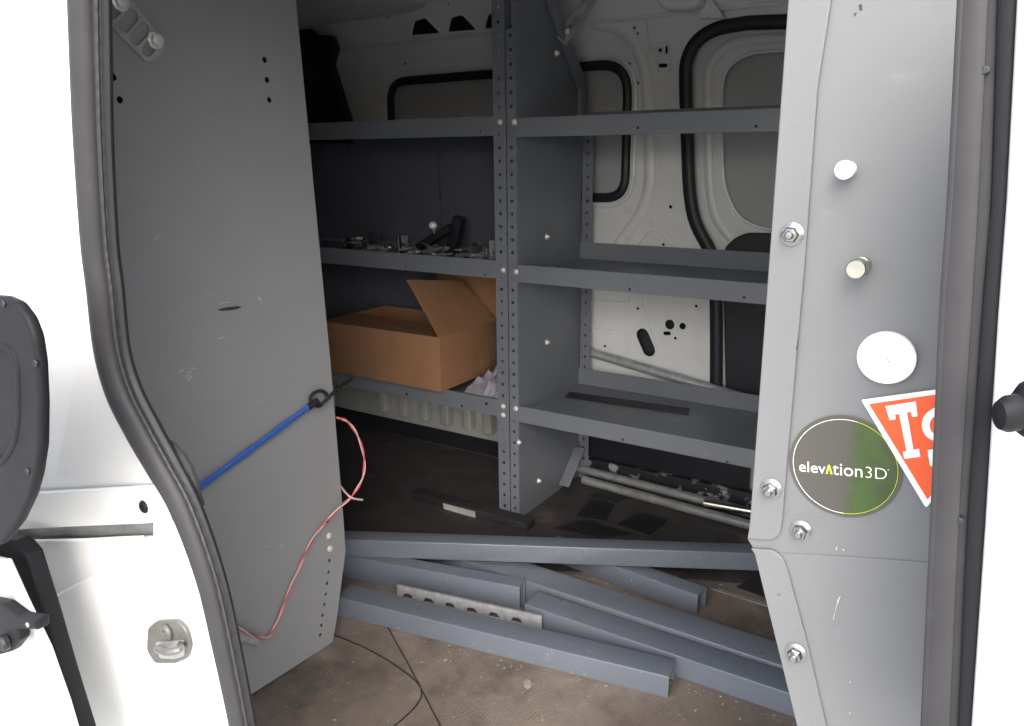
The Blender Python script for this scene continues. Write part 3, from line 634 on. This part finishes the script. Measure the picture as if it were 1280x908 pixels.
# ================================================================== FAR SHELVING: two units side by side
YF_ = 1.572
ZS = [(.267, .309), (.620, .662), (.953, .995)]
screw = lathe([(.0070, 0), (.0072, .0012), (.0055, .0035), (.003, .0045)], 12, RY)
def holed_strip_y(x0, x1, z0, z1, y, pitch=.0300, r=.0040, zoff=.03, skip=()):
    hs_ = []; z = z0+zoff
    while z < z1-.012:
        if not any(abs(z-s) < .013 for s in skip): hs_.append(circ((x0+x1)/2, z, r, 8)[::-1])
        z += pitch
    return yplate([(x0, z0), (x1, z0), (x1, z1), (x0, z1)], y, hs_, .002, .0006)
SL = thing('shelving_unit', 'rear grey steel shelving unit holding the cardboard box, left of the double perforated post', 'shelving unit', (-1.5, 1.7, 0), 'grey steel shelving units along the far wall')
SR = thing('shelving_unit', 'front grey steel shelving unit with empty trays, right of the double perforated post', 'shelving unit', (-.5, 1.7, 0), 'grey steel shelving units along the far wall')
def post(u, x0, x1, z1, side, skip=(), y=YF_, pitch=.03):
    a = holed_strip_y(x0, x1, 0.0, z1, y, pitch, skip=skip)
    s = box(side-.001, side+.001, y+.0005, y+.03, 0, z1)
    return part('post', join(a, s), SHELF, u)
bl = [(625, 153), (629, 338), (629, 508), (629, 519)]; brr = [(643, 153), (645, 340), (645, 511)]
zl = [PY(*q, YF_).z for q in bl]; zr = [PY(*q, YF_).z for q in brr]
post(SL, -1.046, -1.0125, 1.30, -1.0145, zl); post(SR, -1.009, -.985, PY(630, 37, YF_).z, -1.0065, zr)
for q in bl: inst('bolt', screw, ZINC, SL, PY(*q, YF_-.0021))
for q in brr: inst('bolt', screw, ZINC, SR, PY(*q, YF_-.0021))
post(SL, -1.99, -1.956, 1.10, -1.99); post(SR, .03, .055, 1.10, .055)
post(SR, -.983, -.953, .99, -.983, y=1.90, pitch=.0305)
post(SR, .03, .055, 1.10, .055, y=1.90)
post(SL, -1.046, -1.0125, 1.0, -1.0145, y=1.87); post(SL, -1.99, -1.956, 1.0, -1.99, y=1.87)
def tray(u, x0, x1, z0, z1, yb, hx, up=.022):
    """shelf: front lip with holes, floor sheet, upturned back"""
    hs_ = [circ(x, z, r, 8)[::-1] for x, z, r in hx]
    lipm = yplate([(x0, z0), (x1, z0), (x1, z1), (x0, z1)], YF_+.004, hs_, .002, .0007, 2)
    s = part('shelf', join(lipm, box(x0, x1, YF_+.0045, YF_+.014, z1-.0015, z1), box(x0, x1, YF_+.0045, YF_+.014, z0, z0+.0015)), SHELF, u)
    part('tray', box(x0, x1, YF_+.03, yb, z1-.024, z1-.022), SHELF, s)
    part('hole_shade_strip', box(x0, x1, YF_+.008, YF_+.010, z0+.002, z1-.004), BLACK, s)  # black strip added behind the lip holes so they look shaded
    part('back_lip', box(x0, x1, yb, yb+.002, z1-.024, z1+up), SHELF, s)
    return s
def h_(q, r=.0028): p = PY(*q, YF_+.004); return (p.x, p.z, r)
for i, hx in enumerate(([(778, 550), (909, 578), (705, 531)][:2], [(787, 362), (930, 372)], [(797, 160), (945, 158)])):
    tray(SR, -1.004, .05, ZS[i][0], ZS[i][1], 1.893, [h_(q, .0032) for q in hx])
for i, hx in enumerate(([(508, 493), (577, 508), (608, 505)], [(507, 333), (606, 344)], [(600, 164)])):
    tray(SL, -1.985, -1.016, ZS[i][0]+.004+(.0 if i else .0), ZS[i][1]+.006, 1.865, [h_(q, .0045 if i == 0 else .003) for q in hx], -.014)
# divider sheet between the units
dv = [(YF_+.003, .0), (1.898, .0), (1.898, 1.09), (1.788, 1.20), (1.70, 1.30), (YF_+.003, 1.30)]
sm2 = []
for q in ((660, 188), (671, 195), (671, 180), (690, 216)):
    v = PX(*q, -.985); sm2.append(circ(v.y, v.z, .003, 7))
part('divider', xplate(dv, -.9845, sm2, .002, .0005), SHELF, SR)
part('divider_flange', xplate([(1.865, 1.0), (1.899, 1.0), (1.899, 1.09), (1.789, 1.20), (1.701, 1.30), (1.665, 1.30), (1.753, 1.2), (1.865, 1.07)], -.972, (), .012, .002), SHELF, SR)
scx = lathe([(.0075, 0), (.0075, .002), (.005, .005), (.0045, .008), (.002, .0085)], 10, RX)
for q in ((695, 67), (683, 296), (683, 428), (673, 601), (648, 553)): inst('divider_screw', scx, ZINC, SR, PX(*q, -.9845))
# foot bracket at the base of the divider
bm = bmesh.new(); M = Matrix.Translation((-.966, 1.825, .062)) @ Matrix.Rotation(math.radians(-48), 4, 'X')
box_bm(bm, (0, 0, 0), (.032, .004, .125), M, .001); part('foot_bracket', mesh_of(bm), SHELF, SR)
# slotted strap fixing the top to the van wall
bm = bmesh.new()
A, B_ = PX(706, 44, -.975), Vector((-.93, 1.90, 1.33)); d = B_-A
sb_ = plate([(-.016, -.02), (.016, -.02), (.016, d.length+.1), (-.016, d.length+.1)], [roundpoly([(-.005, k), (.005, k), (.005, k+.035), (-.005, k+.035)], .005, 3)[::-1] for k in (.02, .07, .12, .17)], .003, .0006, ZF, 0)
q = d.to_track_quat('Y', 'X').to_matrix().to_4x4(); sb_.transform(Matrix.Translation(A) @ q @ Matrix.Rotation(math.radians(-20), 4, 'Y'))
stp = part('top_strap', sb_, GALV, SR)
inst('strap_bolt', screw, STEEL, stp, PX(709, 40, -.962))
# back panels of the rear unit (dark)
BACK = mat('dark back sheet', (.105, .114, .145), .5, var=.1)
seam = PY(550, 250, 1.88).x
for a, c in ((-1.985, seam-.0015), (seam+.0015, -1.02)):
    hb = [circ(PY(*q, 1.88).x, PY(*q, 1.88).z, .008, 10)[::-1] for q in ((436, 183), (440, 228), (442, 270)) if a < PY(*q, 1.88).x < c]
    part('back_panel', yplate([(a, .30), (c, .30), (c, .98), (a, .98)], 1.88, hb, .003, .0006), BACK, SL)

# ================================================================== THINGS ON THE SHELVES
zb = .2925
# cardboard box: four walls, bottom, flaps
bx0, bx1, by0, by1 = -1.632, -1.208, 1.552, 1.825; bz0, bz1 = .3165, .462
cb_ = thing('cardboard_box', 'brown cardboard box with one raised flap on the low rear shelf', 'cardboard box', ((bx0+bx1)/2, (by0+by1)/2, bz0))
th = .004
def cpart(name, me, m=CARD): return part(name, me, m, cb_)
cpart('front_wall', box(bx0, bx1, by0, by0+th, bz0, bz1, .001)); cpart('back_wall', box(bx0, bx1, by1-th, by1, bz0, bz1, .001))
cpart('side_wall', box(bx0, bx0+th, by0+th+.0005, by1-th-.0005, bz0, bz1, .001)); cpart('side_wall', box(bx1-th, bx1, by0+th+.0005, by1-th-.0005, bz0, bz1, .001))
cpart('bottom', box(bx0+th+.0005, bx1-th-.0005, by0+th+.0005, by1-th-.0005, bz0, bz0+th), CARDIN)
# closed long flaps, slightly sagging
def quad(pts, t):
    bm = bmesh.new(); vs = [bm.verts.new(p) for p in pts]; f = bm.faces.new(vs); f.normal_update(); nn = f.normal*t
    v2 = [bm.verts.new(v.co-nn) for v in vs]; bm.faces.new(v2[::-1])
    for i in range(len(vs)): j = (i+1) % len(vs); bm.faces.new((vs[j], vs[i], v2[i], v2[j]))
    return mesh_of(bm)
cpart('flap', quad([(bx0+.004, by0+.001, bz1+.0005), (bx1-.005, by0+.001, bz1+.0005), (bx1-.005, by0+.135, bz1-.012), (bx0+.004, by0+.135, bz1+.002)], .003))
# raised end flap, leaning over the box
fa0 = PY(512, 350, 1.556); fa1 = PY(530, 346, 1.60)
hinge0, hinge1 = Vector((bx1-.001, by0+.002, bz1)), Vector((bx1-.001, by1-.004, bz1))
f0 = PY(509, 350, 1.556); fn = (hinge1-hinge0).cross(f0-hinge0)
d = ray(578, 351); f1 = CAM+d*((hinge0-CAM).dot(fn)/d.dot(fn))
cpart('raised_flap', quad([hinge0, hinge1, f1, f0], .003))
# end flap of the back wall, standing up behind it
cpart('raised_flap', quad([Vector((bx1-.20, by1-.003, bz1)), Vector((bx1-.002, by1-.003, bz1)), Vector((bx1+.004, by1-.02, bz1+.135)), Vector((bx1-.20, by1-.02, bz1+.135))], .003))
tp_ = PX(611, 460, bx1); part('tape', box(bx1-.0005, bx1+.0006, by1-.085, by1-.045, bz0+.02, bz0+.075), TAPE, cb_); part('tape', box(bx1-.0005, bx1+.0008, by1-.035, by1-.012, bz0+.03, bz0+.10), TAPE, cb_)
# crumpled tissue beside the box
bm = bmesh.new(); N_ = 22
gr = [[None]*(N_+1) for _ in range(N_+1)]
for i in range(N_+1):
    for j in range(N_+1):
        u, v = i/N_, j/N_
        x = -1.205+.16*u; y = 1.60+.22*v
        e = min(u, 1-u, v, 1-v)
        hgt = .004+.125*min(1, e*4)*(.35+.65*abs(noise.noise(Vector((u*5, v*5, 2))))+.5*abs(noise.noise(Vector((u*11, v*11, 7)))))*(.4+.9*v)*(.35+.9*u)
        x += .02*noise.noise(Vector((u*4, v*4, 11))); y += .02*noise.noise(Vector((u*4, v*4, 21)))
        gr[i][j] = bm.verts.new((min(x, -1.03), y, zb+hgt))
for i in range(N_):
    for j in range(N_): bm.faces.new((gr[i][j], gr[i+1][j], gr[i+1][j+1], gr[i][j+1]))
bmesh.ops.solidify(bm, geom=bm.faces[:], thickness=.0008)
me = sm(mesh_of(bm, smooth=False), 50); single('crumpled_paper', me, PAPER, 'crumpled pale lilac paper between the cardboard box and the post', 'paper')
SCRAP = mat('bright scrap steel', (.55, .55, .54), .3, .6, var=.5, nscale=60)
# odds and ends on the middle rear shelf
zm = .646
hp = []
def strap(pts, wd, label, group, m=STEEL, name='metal_strap'):
    path = smooth_path(pts, 5); bm = bmesh.new(); L_ = []
    for i, p in enumerate(path):
        tg = (path[min(i+1, len(path)-1)]-path[max(i-1, 0)]).normalized(); sd_ = tg.cross(Vector((0, 0, 1))).normalized()*wd
        L_.append((bm.verts.new(p+sd_), bm.verts.new(p-sd_)))
    for a, c in zip(L_, L_[1:]): bm.faces.new((a[0], a[1], c[1], c[0]))
    bmesh.ops.solidify(bm, geom=bm.faces[:], thickness=.002)
    return single(name, mesh_of(bm), m, label, 'metal strap', group)
GS = 'bent metal straps on the middle rear shelf'
def sh(px, dz=0., y=1.66):
    p = PY(px, 310, y); return Vector((p.x, y, zm+dz))
strap([sh(505, .01, 1.70), sh(520, .035, 1.68), sh(533, .040, 1.64), sh(545, .012, 1.60)], .006, 'longest bent bright strap curving down to the lip of the middle rear shelf', GS, GALV)
strap([sh(492, .03, 1.72), sh(505, .035, 1.66), sh(518, .01, 1.62)], .005, 'short bent strap left of the longest one on the middle rear shelf', GS, GALV)
strap([sh(475, .02, 1.70), sh(484, .036, 1.66), sh(494, .024, 1.62)], .005, 'shiny yellowish strap at the left end of the metal scraps on the shelf', GS, BRASS)
strap([sh(594, .02, 1.66), sh(601, .052, 1.68), sh(612, .055, 1.70), sh(622, .045, 1.70)], .003, 'thin wire like strap arching beside the perforated post', GS, GALV)
strap([sh(596, .012, 1.62), sh(606, .02, 1.63), sh(613, .028, 1.64)], .006, 'flat bright strap lying in front of the wire arch by the post', GS, STEEL)
# dark clamp with a round white knob
cl = thing('hand_clamp', 'dark clamp with a pale round knob standing among scraps on the middle rear shelf', 'clamp', sh(545, 0, 1.72))
bm = bmesh.new(); p = sh(545, .05, 1.72)
box_bm(bm, (0, 0, 0), (.13, .03, .022), Matrix.Translation(p) @ Matrix.Rotation(math.radians(-28), 4, 'Y'), .004); part('bar', mesh_of(bm), NAVY, cl)
bm = bmesh.new(); p = sh(570, .055, 1.74); box_bm(bm, (0, 0, 0), (.03, .03, .11), Matrix.Translation(p) @ Matrix.Rotation(math.radians(18), 4, 'Y'), .006); part('jaw', mesh_of(bm), NAVY, cl)
p = PY(541, 282, 1.69); me = lathe([(.010, -.006), (.0105, .0), (.0085, .006), (.004, .009)], 14, RY); me.transform(Matrix.Translation(p)); part('knob', me, CAPW, cl)
me = tube([p, sh(545, .055, 1.715)], .004, 6); part('screw_rod', me, GALV, cl)
def bracket_piece(px, y, dz, rz, lbl, m=NAVY, s=1.):
    bm = bmesh.new(); M = Matrix.Translation(sh(px, dz, y)) @ Matrix.Rotation(rz, 4, 'Z') @ Matrix.Rotation(random.uniform(-.15, .15), 4, 'X') @ Matrix.Diagonal((s, s, s, 1))
    box_bm(bm, (0, 0, .002), (.09, .03, .004), M, .0008); box_bm(bm, (-.043, 0, .022), (.004, .03, .038), M, .0008)
    return single('angle_bracket', mesh_of(bm), m, lbl, 'bracket', 'angle brackets heaped on the middle rear shelf')
bracket_piece(452, 1.68, .001, .3, 'small dark angle bracket at the left end of the heap on the shelf')
bracket_piece(590, 1.69, .001, 2.5, 'dark angle bracket lying between the clamp and the perforated post')
bracket_piece(512, 1.76, .001, -.4, 'galvanised angle bracket behind the bent straps on the shelf', GALV)
bracket_piece(612, 1.74, .001, 1.2, 'galvanised angle bracket tight against the perforated post on the shelf', GALV, .9)
bracket_piece(478, 1.72, .012, 1.9, 'dark angle bracket tipped over the bent straps at the left of the heap', NAVY, 1.2)
bracket_piece(527, 1.67, .004, .6, 'large dark angle bracket under the clamp at the middle of the heap', NAVY, 1.4)
bracket_piece(572, 1.64, .002, -2.2, 'dark angle bracket just in front of the clamp jaw near the lip', NAVY, 1.1)
bracket_piece(603, 1.68, .014, 2.9, 'galvanised angle bracket lying on top of the heap beside the post', GALV, 1.1)
bm = bmesh.new()
for k in range(170):
    px = random.choice([random.gauss(470, 22), random.gauss(535, 25), random.gauss(606, 10)]); px = min(max(px, 432), 619)
    s_ = random.uniform(.003, .012); y = random.uniform(1.605, 1.78)
    M = Matrix.Translation(sh(px, s_*.4+.001+random.random()*.026, y)) @ Matrix.Rotation(random.uniform(0, 6), 4, 'Z') @ Matrix.Rotation(random.uniform(-.5, .5), 4, 'X')
    box_bm(bm, (0, 0, 0), (s_*random.uniform(1.5, 4), s_, s_*.5), M)
single('metal_scraps', mesh_of(bm, smooth=False), SCRAP, 'small bright metal scraps scattered along the middle rear shelf', 'scrap', kind='stuff')
# long steel pipe behind the low front tray and a dark strip in it
single('steel_pipe', tube([Vector((-1.0, 1.925, .378)), Vector((-.50, 1.925, .305))], .0125, 12), GALV, 'bright steel pipe slanting down behind the low front tray against the white wall', 'pipe', 'metal pipes in the van')
pv = [PZ(*q, .288) for q in ((706, 497), (712, 491), (862, 512), (860, 519))]
single('flat_bar', zplate([xy(v) for v in pv], .2912, (), .003, .0008), NAVY, 'dark flat bar lying in the low front tray', 'flat bar')

# ================================================================== FLOOR: channels, pipes, plates
def channel(name, p_l, p_r, wd, h, label, z0=None, open_ends=True, t=.0022, m=BEAM):
    """inverted folded steel channel; p_l, p_r = lower front corners; z from the points"""
    p_l, p_r = Vector(p_l), Vector(p_r); d = (p_r-p_l); Ln = d.length; ex = d.normalized(); ey = Vector((-ex.y, ex.x, 0)).normalized(); ez = ex.cross(ey)
    o_ = [(0, 0), (0, h), (wd, h), (wd, 0), (wd-.012, 0), (wd-.012, t), (wd-t, t), (wd-t, h-t), (t, h-t), (t, t), (.012, t), (.012, 0)]
    o_ = roundpoly(o_, [.0012, .0024, .0024, .0012, 0, 0, .001, .0015, .0015, .001, 0, 0], 3)
    bm = bmesh.new(); A = [bm.verts.new(p_l+ey*a+ez*c) for a, c in o_]; B = [bm.verts.new(p_r+ey*a+ez*c) for a, c in o_]; N = len(o_)
    for i in range(N): j = (i+1) % N; bm.faces.new((A[i], A[j], B[j], B[i]))
    from mathutils.geometry import tessellate_polygon
    tri = tessellate_polygon([[Vector((a, c, 0)) for a, c in o_]])
    for f in tri: bm.faces.new([A[i] for i in f]); bm.faces.new([B[i] for i in f])
    return single(name, mesh_of(bm), m, label, 'steel channel', 'loose grey steel channels piled on the floor')
channel('steel_channel', (-1.075, 1.008, .0005), (-.402, 1.124, .0005), .053, .043, 'frontmost grey steel channel of the pile, nearest the door sill')
channel('steel_channel', (-1.17, 1.125, .0005), (-.762, 1.2165, .0005), .036, .056, 'short grey channel with a tall face, second from the front, behind the slotted silver strip')
channel('steel_channel', (-.731, 1.186, .0005), (-.02, 1.190, .0005), .056, .043, 'long grey channel running under the partition edge, front one of the touching pair')
channel('steel_channel', (-1.06, 1.2640, .0005), (-.02, 1.2475, .0005), .066, .047, 'long grey channel running under the partition edge, rear one of the touching pair')
channel('steel_channel', (-.82, 1.4325, .0005), (-.446, 1.394, .0005), .042, .045, 'short grey channel with open dark end, under the long crossing one at the back')
pl = PZ(400, 694.5, .058); pr_ = PZ(985, 715, .0475)
channel('steel_channel', pl, pr_, .043, .041, 'long grey channel lying across the top of the pile, hindmost in view')
# slotted silver strip between the first two channels
sa, sb2 = PZ(496, 731, .045), PZ(677, 770, .045); d = (sb2-sa); ex = Vector((d.x, d.y, 0)).normalized(); L0 = Vector((d.x, d.y, 0)).length
SFm = (ex, Vector((0, 0, 1)), ex.cross(Vector((0, 0, 1))))
nsl = [roundpoly([(.012+k*.049, .018), (.038+k*.049, .018), (.032+k*.049, .028), (.018+k*.049, .028)], .003, 3)[::-1] for k in range(int(L0/.049))]
sv = plate([(0, 0), (L0, 0), (L0, .0445), (0, .0445)], nsl, .002, .0004, SFm, 0)
sv2 = plate([(0, 0), (L0, 0), (L0, .004), (0, .004)], (), .002, .0004, (ex, -SFm[2], Vector((0, 0, 1))), .0445)
me = join(sv, sv2); me.transform(Matrix.Translation(Vector((sa.x, sa.y, .0005)))); single('slotted_strip', me, GALV, 'silver slotted angle strip wedged between the two front channels', 'slotted angle')
FLOORSHADE = mat('grimy shade sheet', (.052, .046, .047), .6, var=.3, nscale=9, bump=.2, bscale=160, spots=((.15, .105, .075), 6.5, .60, .10), grime=((.16, .15, .14), 70, .70, .05))
single('floor_shade_sheet', zplate(roundpoly([(-2.2, 1.20), (-1.18, 1.19), (-.9, 1.33), (-.62, 1.475), (-.3, 1.60), (.6, 1.62), (.6, 1.893), (-2.2, 1.893)], .03, 4), .0028, (), .0024, .0006), FLOORSHADE, 'grimy shade sheet covering the floor below the shelves', 'shade sheet')  # thin dark sheet added as the shade on the rear floor
# pipes on the floor at the right
single('steel_pipe', tube([PZ(712, 583, .026), PZ(985, 653, .026)], .0125, 12), PIPE, 'grey conduit pipe lying on the floor under the low front tray, rear of two', 'pipe', 'metal pipes in the van')
single('steel_pipe', tube([PZ(729, 600, .016), PZ(985, 670, .016)], .0125, 12), PIPE, 'grey conduit pipe lying on the floor under the low front tray, nearer of two', 'pipe', 'metal pipes in the van')
single('pipe_sleeve', tube([PZ(880, 629, .036), PZ(975, 646, .036)], .0100, 12), BRASS, 'short bright tube resting on top of the floor pipes beside the partition', 'tube')
# dark square plates
GP = 'thin black plates on the floor'
for pix, lb in (([(693, 660), (731, 649), (790, 667), (752, 672)], 'thin black plate on the floor, tip tucked against the crossing channel'),
                ([(719, 645), (738, 624), (768, 631), (757, 651)], 'thin black square plate on the floor, middle of the group below the tray'),
                ([(737, 619), (760, 611), (791, 619), (770, 627)], 'thin black plate on the floor nearest the two conduit pipes'),
                ([(772, 655), (800, 640), (834, 650), (812, 668)], 'thin black plate on the floor right of the middle one'),
                ([(921, 733), (948, 719), (985, 730), (962, 748)], 'thin black plate beside the edge of the partition')):
    single('floor_plate', zplate(zpoly(pix, .006), .0062, (), .003, .0006), BLACK, lb, 'plate', GP)
# dark rail with pale label under the low shelf
dr_ = thing('floor_rail', 'dark flat floor rail with a pale label, left of the post foot', 'rail', (-1.2, 1.53, 0))
part('rail', box(-1.30, -.93, 1.520, 1.560, .0032, .026, .003), mat('dark rail', (.032, .031, .033), .55, var=.3), dr_)
a, c = PY(555, 640, 1.52), PY(595, 652, 1.52)
part('label', yplate(ypoly([(554, 629), (594, 639.5), (595, 651), (555.5, 640)], 1.52), 1.5190, (), .0008, .0002), mat('dirty label', (.52, .51, .50), .6, var=.2, nscale=60), dr_)
# thin clear strip and black wires on the floor
single('clear_strip', zplate(zpoly([(888, 736), (900, 736), (985, 760), (985, 766)], .003), .003, (), .002, .0006), PIPE, 'thin pale strip on the brown floor by the open ended channel', 'strip')
WG = 'thin black wires on the floor'
def fpath(pts, z=.002): return smooth_path([PZ(*q, z) for q in pts], 6)
single('thin_wire', tube(fpath([(405, 790), (425, 797), (452, 808), (475, 820), (500, 836), (520, 852), (527, 866), (522, 880), (508, 895), (490, 910), (470, 925)]), .0011, 6), BLACK, 'thin black wire curving in a hook across the brown floor', 'wire', WG)
single('thin_wire', tube(fpath([(470, 768), (484, 784), (500, 812), (518, 845), (536, 880), (554, 915)]), .0011, 6), BLACK, 'straighter thin black wire running from the front channel to the door', 'wire', WG)
# crumbs
bm = bmesh.new()
for k in range(640):
    if k >= 520:
        u = random.random(); p = random.choice([Vector((-1.07+.67*u, 1.003+.116*u, 0)), Vector((-.40+.38*u, 1.181, 0)), Vector((-.72+.27*u, 1.418-.028*u, 0))])-Vector((0, abs(random.gauss(0, .012)), 0))
    elif k < 330: p = Vector((random.uniform(-1.0, -.15), random.uniform(.75, 1.25), 0))
    else: p = Vector((random.uniform(-1.7, -.35), random.uniform(1.4, 1.9), 0))
    s_ = random.choice([.0008, .001, .0013, .0016, .0024])*random.uniform(.6, 1.2)
    M = Matrix.Translation(p+Vector((0, 0, s_*.3))) @ Matrix.Rotation(random.uniform(0, 6), 4, 'Z') @ Matrix.Rotation(random.uniform(-.3, .3), 4, 'X')
    box_bm(bm, (0, 0, 0), (s_*random.uniform(1, 2.5), s_, s_*.5), M)
single('floor_crumbs', mesh_of(bm, smooth=False), DEBRIS, 'pale crumbs and swarf scattered on the brown floor', 'debris', kind='stuff')
single('plastic_chip', zplate(roundpoly(zpoly([(655, 852), (660, 849), (664, 853), (664, 858), (659, 861), (655, 857)], .002), .002, 2), .003, (), .0025, .0005), DEBRIS, 'largest pale chip lying alone on the floor in front of the front channel', 'chip')

# ================================================================== CORD AND WIRE on the left panel
bc = thing('bungee_cord', 'bright blue bungee cord with black hook stretched across the left grey panel', 'bungee cord', PX(320, 560, XL+.012))
def xo(q, o=.010): return PX(*q, XL+o)
A, B_ = xo((238, 618)), xo((391, 505))
bm = bmesh.new(); up_ = Vector((0, -.25, .97))
for s in (-1, 1): tube_bm(bm, [A.lerp(B_, k/20)+up_*(.0024*s*(1+.25*math.sin(k)))+Vector((.0008*s, 0, -.006*math.sin(math.pi*k/20)*0)) for k in range(21)], .0036, 8)
part('cord', mesh_of(bm), BLUE, bc)
lp_ = [xo(q, .014) for q in [(391, 506), (388, 498), (393, 491), (402, 489), (408, 493), (407, 500), (401, 507), (396, 508)]]
part('hook_loop', tube(smooth_path(lp_, 5), .0032, 8), BLACK, bc)
part('hook', tube(smooth_path([xo((399, 508), .012), xo((409, 499), .016), xo((420, 488), .016), PX(434, 478, XL-.0), PX(440, 474, XL-.02)], 5), .0034, 8), BLACK, bc)
part('ferrule', tube([xo((386, 509), .013), xo((397, 501), .014)], .0062, 10), BLACK, bc)
# red and white twisted pair
WR = mat('red wire', (.52, .09, .10), .4, var=.1); WW = mat('pinkish white wire', (.60, .42, .42), .4, var=.06)
tw = thing('twisted_wire', 'red and white twisted wire looping from behind the left grey panel down to its foot', 'wire', xo((380, 700)))
path = smooth_path([PX(416, 520, XL-.02), PX(423, 523, XL+.0), xo((434, 527), .02), xo((447, 545), .03), xo((455, 572), .035), xo((453, 598), .035), xo((440, 620), .03), xo((423, 636), .018), xo((405, 655), .010), xo((392, 672), .008), xo((378, 700), .008), xo((365, 730), .008), xo((352, 762), .009), xo((344, 783), .010), xo((336, 795), .012), xo((326, 798), .016), xo((312, 793), .03), xo((297, 785), .036), xo((280, 776), .036)], 10)
for k, m_, nm in ((0, WR, 'red_strand'), (1, WW, 'white_strand')):
    pts = []
    for i, p in enumerate(path):
        tg = (path[min(i+1, len(path)-1)]-path[max(i-1, 0)]).normalized(); a = tg.orthogonal().normalized(); b2 = tg.cross(a); ph_ = i*.33+math.pi*k
        a = Vector((1, 0, 0)); a = (a-tg*a.dot(tg)).normalized(); b2 = tg.cross(a)
        pts.append(p+(a*math.cos(ph_)+b2*math.sin(ph_))*.0014)
    part(nm, tube(pts, .0015, 6), m_, tw)
part('loose_end', tube(smooth_path([PX(425, 607, XL-.01), xo((433, 617), .02), xo((441, 623), .032), xo((453, 625), .036)], 5), .0020, 6), WW, tw)
